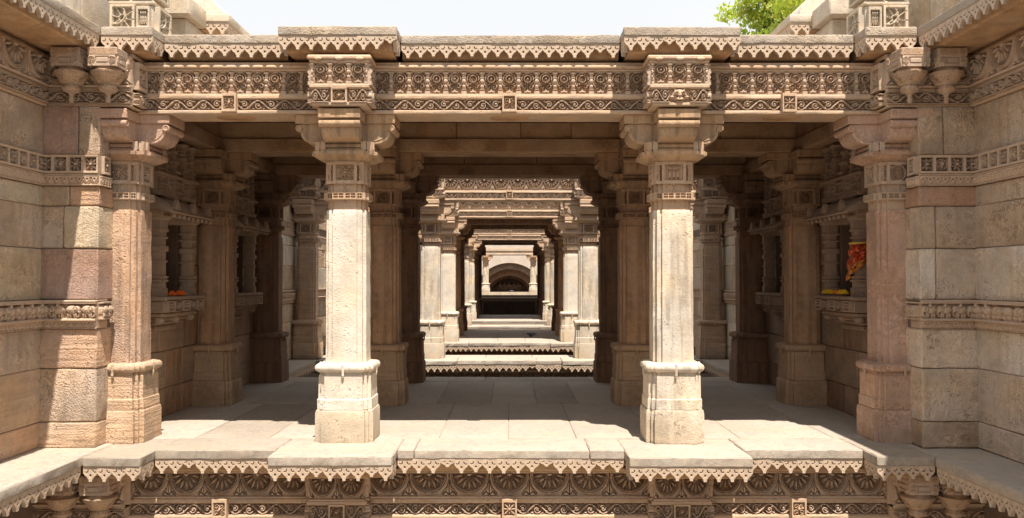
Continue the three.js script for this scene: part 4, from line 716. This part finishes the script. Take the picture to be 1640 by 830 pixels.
  const p = makeColumn(lite); for (const s of [-1, 1]) { const o = s < 0 ? p : p.clone(); o.name = numbered('stone_column'); o.position.set(s * 1.64, 0.83, -50.3); o.scale.set(1, 0.772, 1); o.userData = { kind: 'thing', label: `short white column on the far balcony, ${side(s)} of the arch`, category: 'column' }; scene.add(o); }
  const fl = thing('carved_lintel', 'pale banded lintel on the short columns of the far balcony', 'lintel', [0, 3.36, -50.3]); part(fl, 'beam', bx(-4.9, 4.9, 0, 0.5, -0.25, 0.2), M.frieze); part(fl, 'upper_band', bx(-4.9, 4.9, 0.3, 0.44, -0.2, 0.26), M.cream); part(fl, 'lower_band', bx(-4.9, 4.9, 0.04, 0.14, -0.2, 0.25), M.cream);
  const aw = thing('arched_wall', 'white sunlit wall with a large stepped round arch at the far end', 'wall', [0, 0.2, -55]);
  const sh = new THREE.Shape(); sh.moveTo(-5, 0); sh.lineTo(-2.74, 0); sh.absarc(0, 0, 2.74, Math.PI, 0, true); sh.lineTo(5, 0); sh.lineTo(5, 6.6); sh.lineTo(-5, 6.6); sh.lineTo(-5, 0);
  part(aw, 'wall_face', extr(sh, 0.3, 0.01, [], 24), M.plaster);
  const arc = (r0, r1, d) => { const q = new THREE.Shape(); q.absarc(0, 0, r1, 0, Math.PI, false); q.lineTo(-r0, 0); q.absarc(0, 0, r0, Math.PI, 0, true); q.lineTo(r1, 0); return extr(q, d, 0.01, [], 24); };
  part(aw, 'outer_arch', arc(2.28, 2.8, 0.4).translate(0, 0, -0.5), M.sand); part(aw, 'middle_arch', arc(1.8, 2.32, 0.4).translate(0, 0, -1.0), M.brown); part(aw, 'inner_arch', arc(1.6, 1.84, 0.5).translate(0, 0, -1.6), M.dark);
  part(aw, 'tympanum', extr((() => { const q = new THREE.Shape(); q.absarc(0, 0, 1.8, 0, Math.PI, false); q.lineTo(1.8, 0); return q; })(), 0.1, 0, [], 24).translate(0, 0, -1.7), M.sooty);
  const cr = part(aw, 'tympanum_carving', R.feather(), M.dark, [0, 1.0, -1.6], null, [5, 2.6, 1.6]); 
}
// ================================================================== upper storey remains, tree
for (const s of [-1, 1]) {
  const r = rng(700 + s);
  const up = thing('upper_wall', `pale sunlit block wall above the ${side(s)} roof cornice`, 'wall', [0, 0, 0]); along(up, s, 4.43, 6.5, -1.3);
  part(up, 'wall_core', bx(0, 7.8, 4.02, 5.3, -0.5, -0.06, 0.003), M.joint);
  for (const [a, b] of [[4.03, 4.32], [4.32, 4.7], [4.7, 5.06], [5.06, 5.4]]) courseRow(up, 0, 7.8, a, b, 0, 0.1, 0.8, 1.3, [M.cream, M.buff, M.white2], r);
  const jp = thing('pierced_post', `small pierced stone post standing on the ${side(s)} corner of the roof`, 'post', [s * 3.71, 4.03, -0.06]);
  part(jp, 'post_body', rbox(-0.21, 0.21, 0, 0.275, -0.2, 0.15, 0.01, 0.004, 0.08, 3), M.cream); part(jp, 'post_tier', merge([bx(-0.225, 0.225, 0.278, 0.32, -0.2, 0.17, 0.012), bx(-0.19, 0.19, 0.32, 0.95, -0.18, 0.13)]), M.cream);
  part(jp, 'pierced_panel', R.jali(0), M.cream, [-s * -0.07, 0.14, 0.148], null, [0.8, 0.78, 1]); part(jp, 'flower_panel', R.colflower(1), M.cream, [s * -0.13, 0.14, 0.148], null, [0.5, 1.05, 1]);
  for (const x of [-0.11, 0.11]) part(jp, 'pierced_panel', R.jali(1), M.cream, [x, 0.5, 0.128], null, [0.65, 0.9, 1]);
  part(jp, 'pierced_panel', R.jali(0), M.cream, [-s * 0.208, 0.14, -0.02], [0, -s * Math.PI / 2, 0], [1, 0.78, 1]); part(jp, 'pierced_panel', R.jali(1), M.cream, [-s * 0.188, 0.5, -0.02], [0, -s * Math.PI / 2, 0], [0.95, 0.9, 1]);
  const kw = thing('terrace_wall', `low pinkish wall with fringed cornice and rounded coping on the ${side(s)} side of the roof`, 'wall', [0, 4.02, 0]);
  const bxs = (a, b, ...q) => (s < 0 ? bx(-b, -a, ...q) : bx(a, b, ...q)), rbs = (a, b, ...q) => (s < 0 ? rbox(-b, -a, ...q) : rbox(a, b, ...q));
  const cs = [[0, 0.22], [0.222, 0.42]]; cs.forEach(([a, b], i) => { let z = -0.75; for (let k = 0; k < 9; k++) { const L2 = 0.5 + r() * 0.5; part(kw, 'stone_block', rbs(3.5, 4.1, a, b, z - L2 + 0.003, z - 0.003, 0.01, 0.004, 0.14, k), [M.pink, M.cream, M.tan][(k + i) % 3]); z -= L2; } });
  part(kw, 'cornice_slab', rbs(3.42, 4.12, 0.422, 0.63, -1.15, -0.62, 0.014, 0.006, 0.08, 5), M.cream); part(kw, 'cornice_slab', rbs(3.17, 4.12, 0.505, 0.6, -7.5, -1.155, 0.012, 0.005, 0.14, 6), M.cream);
  part(kw, 'cornice_soffit', bxs(3.24, 4.1, 0.424, 0.502, -7.5, -1.2), M.soffit);
  for (let i = 0; i < 2; i++) part(kw, 'fringe_tooth', TOOTH, M.fringe, [s * (3.25 + i * 0.13), 0.503, -1.17]);
  for (let i = 0; i < 9; i++) part(kw, 'fringe_tooth', TOOTH, M.fringe, [s * 3.195, 0.503, -1.25 - i * 0.131], [0, -s * Math.PI / 2, 0]);
  part(kw, 'rounded_coping', fin(toCreasedNormals(new THREE.CylinderGeometry(0.26, 0.26, 11, 20, 12).rotateX(Math.PI / 2).toNonIndexed(), 1).scale(1, 1.15, 1).translate(s * 3.66, 0.66, -7)), M.plaster);
}
{
  const t = thing('leafy_tree', 'bright green leafy tree rising behind the right roof', 'tree', [8.85, 3.8, -17]);
  const r = rng(5150), br = []; const limb = (a, b, r0, r1) => { const d = b.clone().sub(a), g = new THREE.CylinderGeometry(r1, r0, d.length(), 8); g.translate(0, d.length() / 2, 0); g.applyQuaternion(new THREE.Quaternion().setFromUnitVectors(new THREE.Vector3(0, 1, 0), d.clone().normalize())); g.translate(a.x, a.y, a.z); return g; };
  const V = (x, y, z) => new THREE.Vector3(x, y, z); br.push(limb(V(0, -0.2, 0), V(0.1, 3.2, 0), 0.26, 0.18));
  const clumps = [];
  for (let i = 0; i < 22; i++) { const a = r() * 6.28, b = V(0.1 + Math.cos(a) * (0.7 + r() * 0.9), 4.4 + r() * 2.6, Math.sin(a) * (0.6 + r() * 0.9)), s0 = V(0.1, 2.6 + r() * 0.7, 0); br.push(limb(s0, b, 0.09, 0.03)); for (let k = 0; k < 5; k++) { const e = b.clone().add(V((r() - 0.5) * 1.5, (r() - 0.35) * 1.3, (r() - 0.5) * 1.5)); br.push(limb(b, e, 0.03, 0.01)); clumps.push(e); } }
  part(t, 'trunk', merge(br), mat('streak', 0.12, 0.09, 0.06));
  const lf = new THREE.BufferGeometry(); lf.setAttribute('position', new THREE.Float32BufferAttribute([0, 0, 0, 0.035, 0.05, 0.012, 0, 0.13, 0, 0, 0, 0, 0, 0.13, 0, -0.035, 0.05, 0.012], 3)); lf.setAttribute('uv', new THREE.Float32BufferAttribute([0, 0, 1, 0, 1, 1, 0, 0, 1, 1, 0, 1], 2)); lf.computeVertexNormals();
  const lm = new THREE.MeshPhysicalMaterial({ name: 'leaf', color: 0xffffff, roughness: 0.7, transmission: 0.5, thickness: 0, side: THREE.DoubleSide });
  const N = 230, im = new THREE.InstancedMesh(lf, lm, clumps.length * N), o = new THREE.Object3D(), c = new THREE.Color(); let k = 0;
  for (const e of clumps) { const tone = 0.75 + r() * 0.5; for (let i = 0; i < N; i++) { const u = V(r() - 0.5, r() - 0.5, r() - 0.5).normalize().multiplyScalar(Math.pow(r(), 0.6) * 0.48); o.position.copy(e).add(u.multiply(V(1, 0.7, 1))); o.rotation.set((r() - 0.5) * 2.4, r() * 6.28, (r() - 0.5) * 2.4); const q = 0.8 + r() * 0.7; o.scale.set(q, q, q); o.updateMatrix(); im.setMatrixAt(k, o.matrix); im.setColorAt(k++, c.setRGB(0.42 * tone * (0.85 + r() * 0.4), 0.53 * tone, 0.06)); } }
  im.name = 'crown'; im.userData.kind = 'stuff'; im.castShadow = true; t.add(im);
}
// ================================================================== small things
{
  const fg = (() => { const l = []; const r = rng(3); for (let ring = 0; ring < 4; ring++) for (let i = 0; i < 11 - ring * 2; i++) { const a = i / (11 - ring * 2) * 6.28 + ring, q = 0.03 - ring * 0.008; l.push(new THREE.SphereGeometry(0.0125, 5, 4).scale(1, 0.75, 0.8).rotateZ(0.3).rotateY(-a).translate(Math.cos(a) * q, 0.012 + ring * 0.009 + r() * 0.003, Math.sin(a) * q)); } l.push(new THREE.SphereGeometry(0.022, 8, 6).translate(0, 0.016, 0)); return fin(merge(l)); })();
  const yel = new THREE.MeshStandardMaterial({ name: 'yellow_petal', color: new THREE.Color().setRGB(0.8, 0.5, 0.015), roughness: 0.8 }), org = new THREE.MeshStandardMaterial({ name: 'orange_petal', color: new THREE.Color().setRGB(0.8, 0.16, 0.01), roughness: 0.8 });
  const proto = new THREE.Group(); part(proto, 'petals', fg, yel);
  const put = (x, y, z, m, label, sc = 1.25) => { const o = proto.clone(); o.name = numbered('marigold'); o.children[0].material = m; o.position.set(x, y, z); o.scale.setScalar(sc); o.rotation.y = z * 40; o.userData = { kind: 'thing', label, category: 'flower' }; scene.add(o); };
  const tr = thing('offering_tray', 'thin dark red tray under yellow flowers on the right niche sill', 'tray', [3.85, 1.427, -1.62]); part(tr, 'tray', merge([bx(-0.07, 0.07, 0, 0.012, -0.4, 0.38, 0.003), bx(-0.075, -0.065, 0.012, 0.022, -0.4, 0.38, 0.002)]), new THREE.MeshStandardMaterial({ name: 'red_lacquer', color: new THREE.Color().setRGB(0.09, 0.02, 0.015), roughness: 0.5 }));
  put(3.84, 1.44, -1.95, yel, 'yellow marigold at the far end of the tray in the right niche', 1.15); put(3.83, 1.44, -1.83, yel, 'second yellow marigold from the far end of the right niche tray', 1.2); put(3.83, 1.44, -1.7, yel, 'third yellow marigold from the far end, just before the orange one', 1.15); put(3.83, 1.44, -1.56, org, 'single orange marigold among the yellow ones in the right niche', 1.15); put(3.83, 1.44, -1.44, yel, 'yellow marigold just nearer than the orange one in the right niche', 1.2); put(3.83, 1.44, -1.33, yel, 'yellow marigold nearest the red cloth in the right niche', 1.25);
  put(-3.84, 1.427, -1.3, org, 'orange marigold nearest the viewer on the left niche sill'); put(-3.84, 1.427, -1.5, org, 'middle one of three orange marigolds on the left niche sill'); put(-3.84, 1.427, -1.6, org, 'farthest orange marigold on the left niche sill');
  // red and gold cloth tied round the nearer colonette of the right niche
  const cw = 128, cv = document.createElement('canvas'); cv.width = cv.height = cw; const c = cv.getContext('2d'); c.fillStyle = '#b8330f'; c.fillRect(0, 0, cw, cw); const r = rng(8);
  c.strokeStyle = '#d9a935'; c.lineWidth = 3; for (let i = 0; i < 6; i++) { c.beginPath(); c.moveTo(0, 96 + i * 6); c.lineTo(128, 96 + i * 6); c.stroke(); } c.fillStyle = '#d8a83f'; for (let i = 0; i < 150; i++) c.fillRect(r() * 128, r() * 128, 2 + r() * 3, 2 + r() * 5); c.fillStyle = '#5c1208'; for (let i = 0; i < 60; i++) c.fillRect(r() * 128, r() * 100, 3 + r() * 5, 2 + r() * 4); c.fillStyle = '#2f4f1d'; for (let i = 0; i < 16; i++) c.fillRect(i * 8, 104, 3, 12);
  const tex = new THREE.CanvasTexture(cv); tex.colorSpace = THREE.SRGBColorSpace;
  const nu = 26, nv = 22, g = new THREE.PlaneGeometry(1, 1, nu, nv), p = g.attributes.position;
  for (let i = 0; i < p.count; i++) { const u = p.getX(i) + 0.5, v = 0.5 - p.getY(i), a = (u - 0.5) * 3.9, bot = 0.43 - Math.abs(u - 0.35) * 0.34, y = -v * bot, rad = 0.105 + 0.02 * v + 0.014 * Math.sin(u * 26 + v * 5) * (0.3 + v) + 0.012 * Math.sin(v * 19 + u * 7); p.setXYZ(i, -Math.cos(a) * rad, y, Math.sin(a) * rad); }
  g.computeVertexNormals();
  const ct = thing('red_cloth', 'shiny red cloth with gold trim tied round the right niche colonette', 'cloth', [3.92, 2.02, -1.115]); const cm = new THREE.Mesh(g, new THREE.MeshPhysicalMaterial({ name: 'satin', map: tex, color: 0xe0d0c0, roughness: 0.34, metalness: 0.25, sheen: 0.6, sheenColor: new THREE.Color(1, 0.5, 0.3), side: THREE.DoubleSide })); cm.name = 'cloth_drape'; cm.castShadow = true; ct.add(cm);
  part(ct, 'knot', fin(new THREE.TorusGeometry(0.1, 0.016, 6, 20).rotateX(Math.PI / 2)), new THREE.MeshStandardMaterial({ name: 'gold_cord', color: new THREE.Color().setRGB(0.55, 0.33, 0.06), roughness: 0.5 }));
  // pigeons: one continuous body lofted from beak to tail
  const body = (() => { const st = [[-0.16, 0.095, 0.004, 0.004], [-0.135, 0.1, 0.011, 0.01], [-0.125, 0.108, 0.02, 0.022], [-0.105, 0.112, 0.023, 0.025], [-0.09, 0.1, 0.021, 0.023], [-0.07, 0.08, 0.03, 0.032], [-0.035, 0.064, 0.05, 0.048], [0.01, 0.06, 0.056, 0.052], [0.055, 0.064, 0.047, 0.042], [0.1, 0.068, 0.03, 0.024], [0.14, 0.066, 0.026, 0.012], [0.19, 0.06, 0.024, 0.006], [0.2, 0.059, 0.002, 0.002]], n = 14, pos = [], idx = []; st.forEach(([x, y, w, h]) => { for (let k = 0; k < n; k++) { const a = k / n * 6.2832; pos.push(x, y + Math.sin(a) * h, Math.cos(a) * w); } }); for (let i = 0; i + 1 < st.length; i++) for (let k = 0; k < n; k++) { const a = i * n + k, b = i * n + (k + 1) % n; idx.push(a, b, a + n, b, b + n, a + n); } const q = new THREE.BufferGeometry(); q.setAttribute('position', new THREE.Float32BufferAttribute(pos, 3)); q.setIndex(idx); q.computeVertexNormals(); return fin(q.toNonIndexed()); })();
  const bl = new THREE.MeshStandardMaterial({ name: 'slate_feather', color: new THREE.Color().setRGB(0.06, 0.065, 0.08), roughness: 0.6 }), lg = new THREE.MeshStandardMaterial({ name: 'pigeon_leg', color: new THREE.Color().setRGB(0.3, 0.08, 0.06), roughness: 0.7 });
  const pg = thing('pigeon', 'grey pigeon pecking on the shaded floor of the second pavilion', 'pigeon', [0.62, 0, -16.1], 0.5);
  part(pg, 'body', body, bl, [0, -0.004, 0], [0, 0, 0.12]); const leg = (z) => fin(merge([new THREE.CylinderGeometry(0.005, 0.004, 0.04, 6).translate(0, 0.024, z), ...[-0.5, 0, 0.5].map((a) => new THREE.CylinderGeometry(0.003, 0.002, 0.03, 5).rotateZ(Math.PI / 2).translate(-0.015, 0.004, 0).rotateY(a).translate(0, 0, z))]));
  for (const z of [-0.02, 0.02]) part(pg, 'leg', leg(z), lg); for (const z of [-1, 1]) part(pg, 'wing', fin(new THREE.SphereGeometry(1, 12, 8).scale(0.095, 0.03, 0.01).rotateZ(-0.05).translate(0.045, 0.066, z * 0.047)), new THREE.MeshStandardMaterial({ name: 'grey_feather', color: new THREE.Color().setRGB(0.16, 0.17, 0.19), roughness: 0.7 }));
  const p2 = pg.clone(); p2.name = numbered('pigeon'); p2.position.set(0.13, 0.835, -50.12); p2.rotation.y = 0.2; p2.userData = { kind: 'thing', label: 'dark pigeon perched on the parapet of the far balcony', category: 'pigeon' }; scene.add(p2);
}
renderer.render(scene, camera);
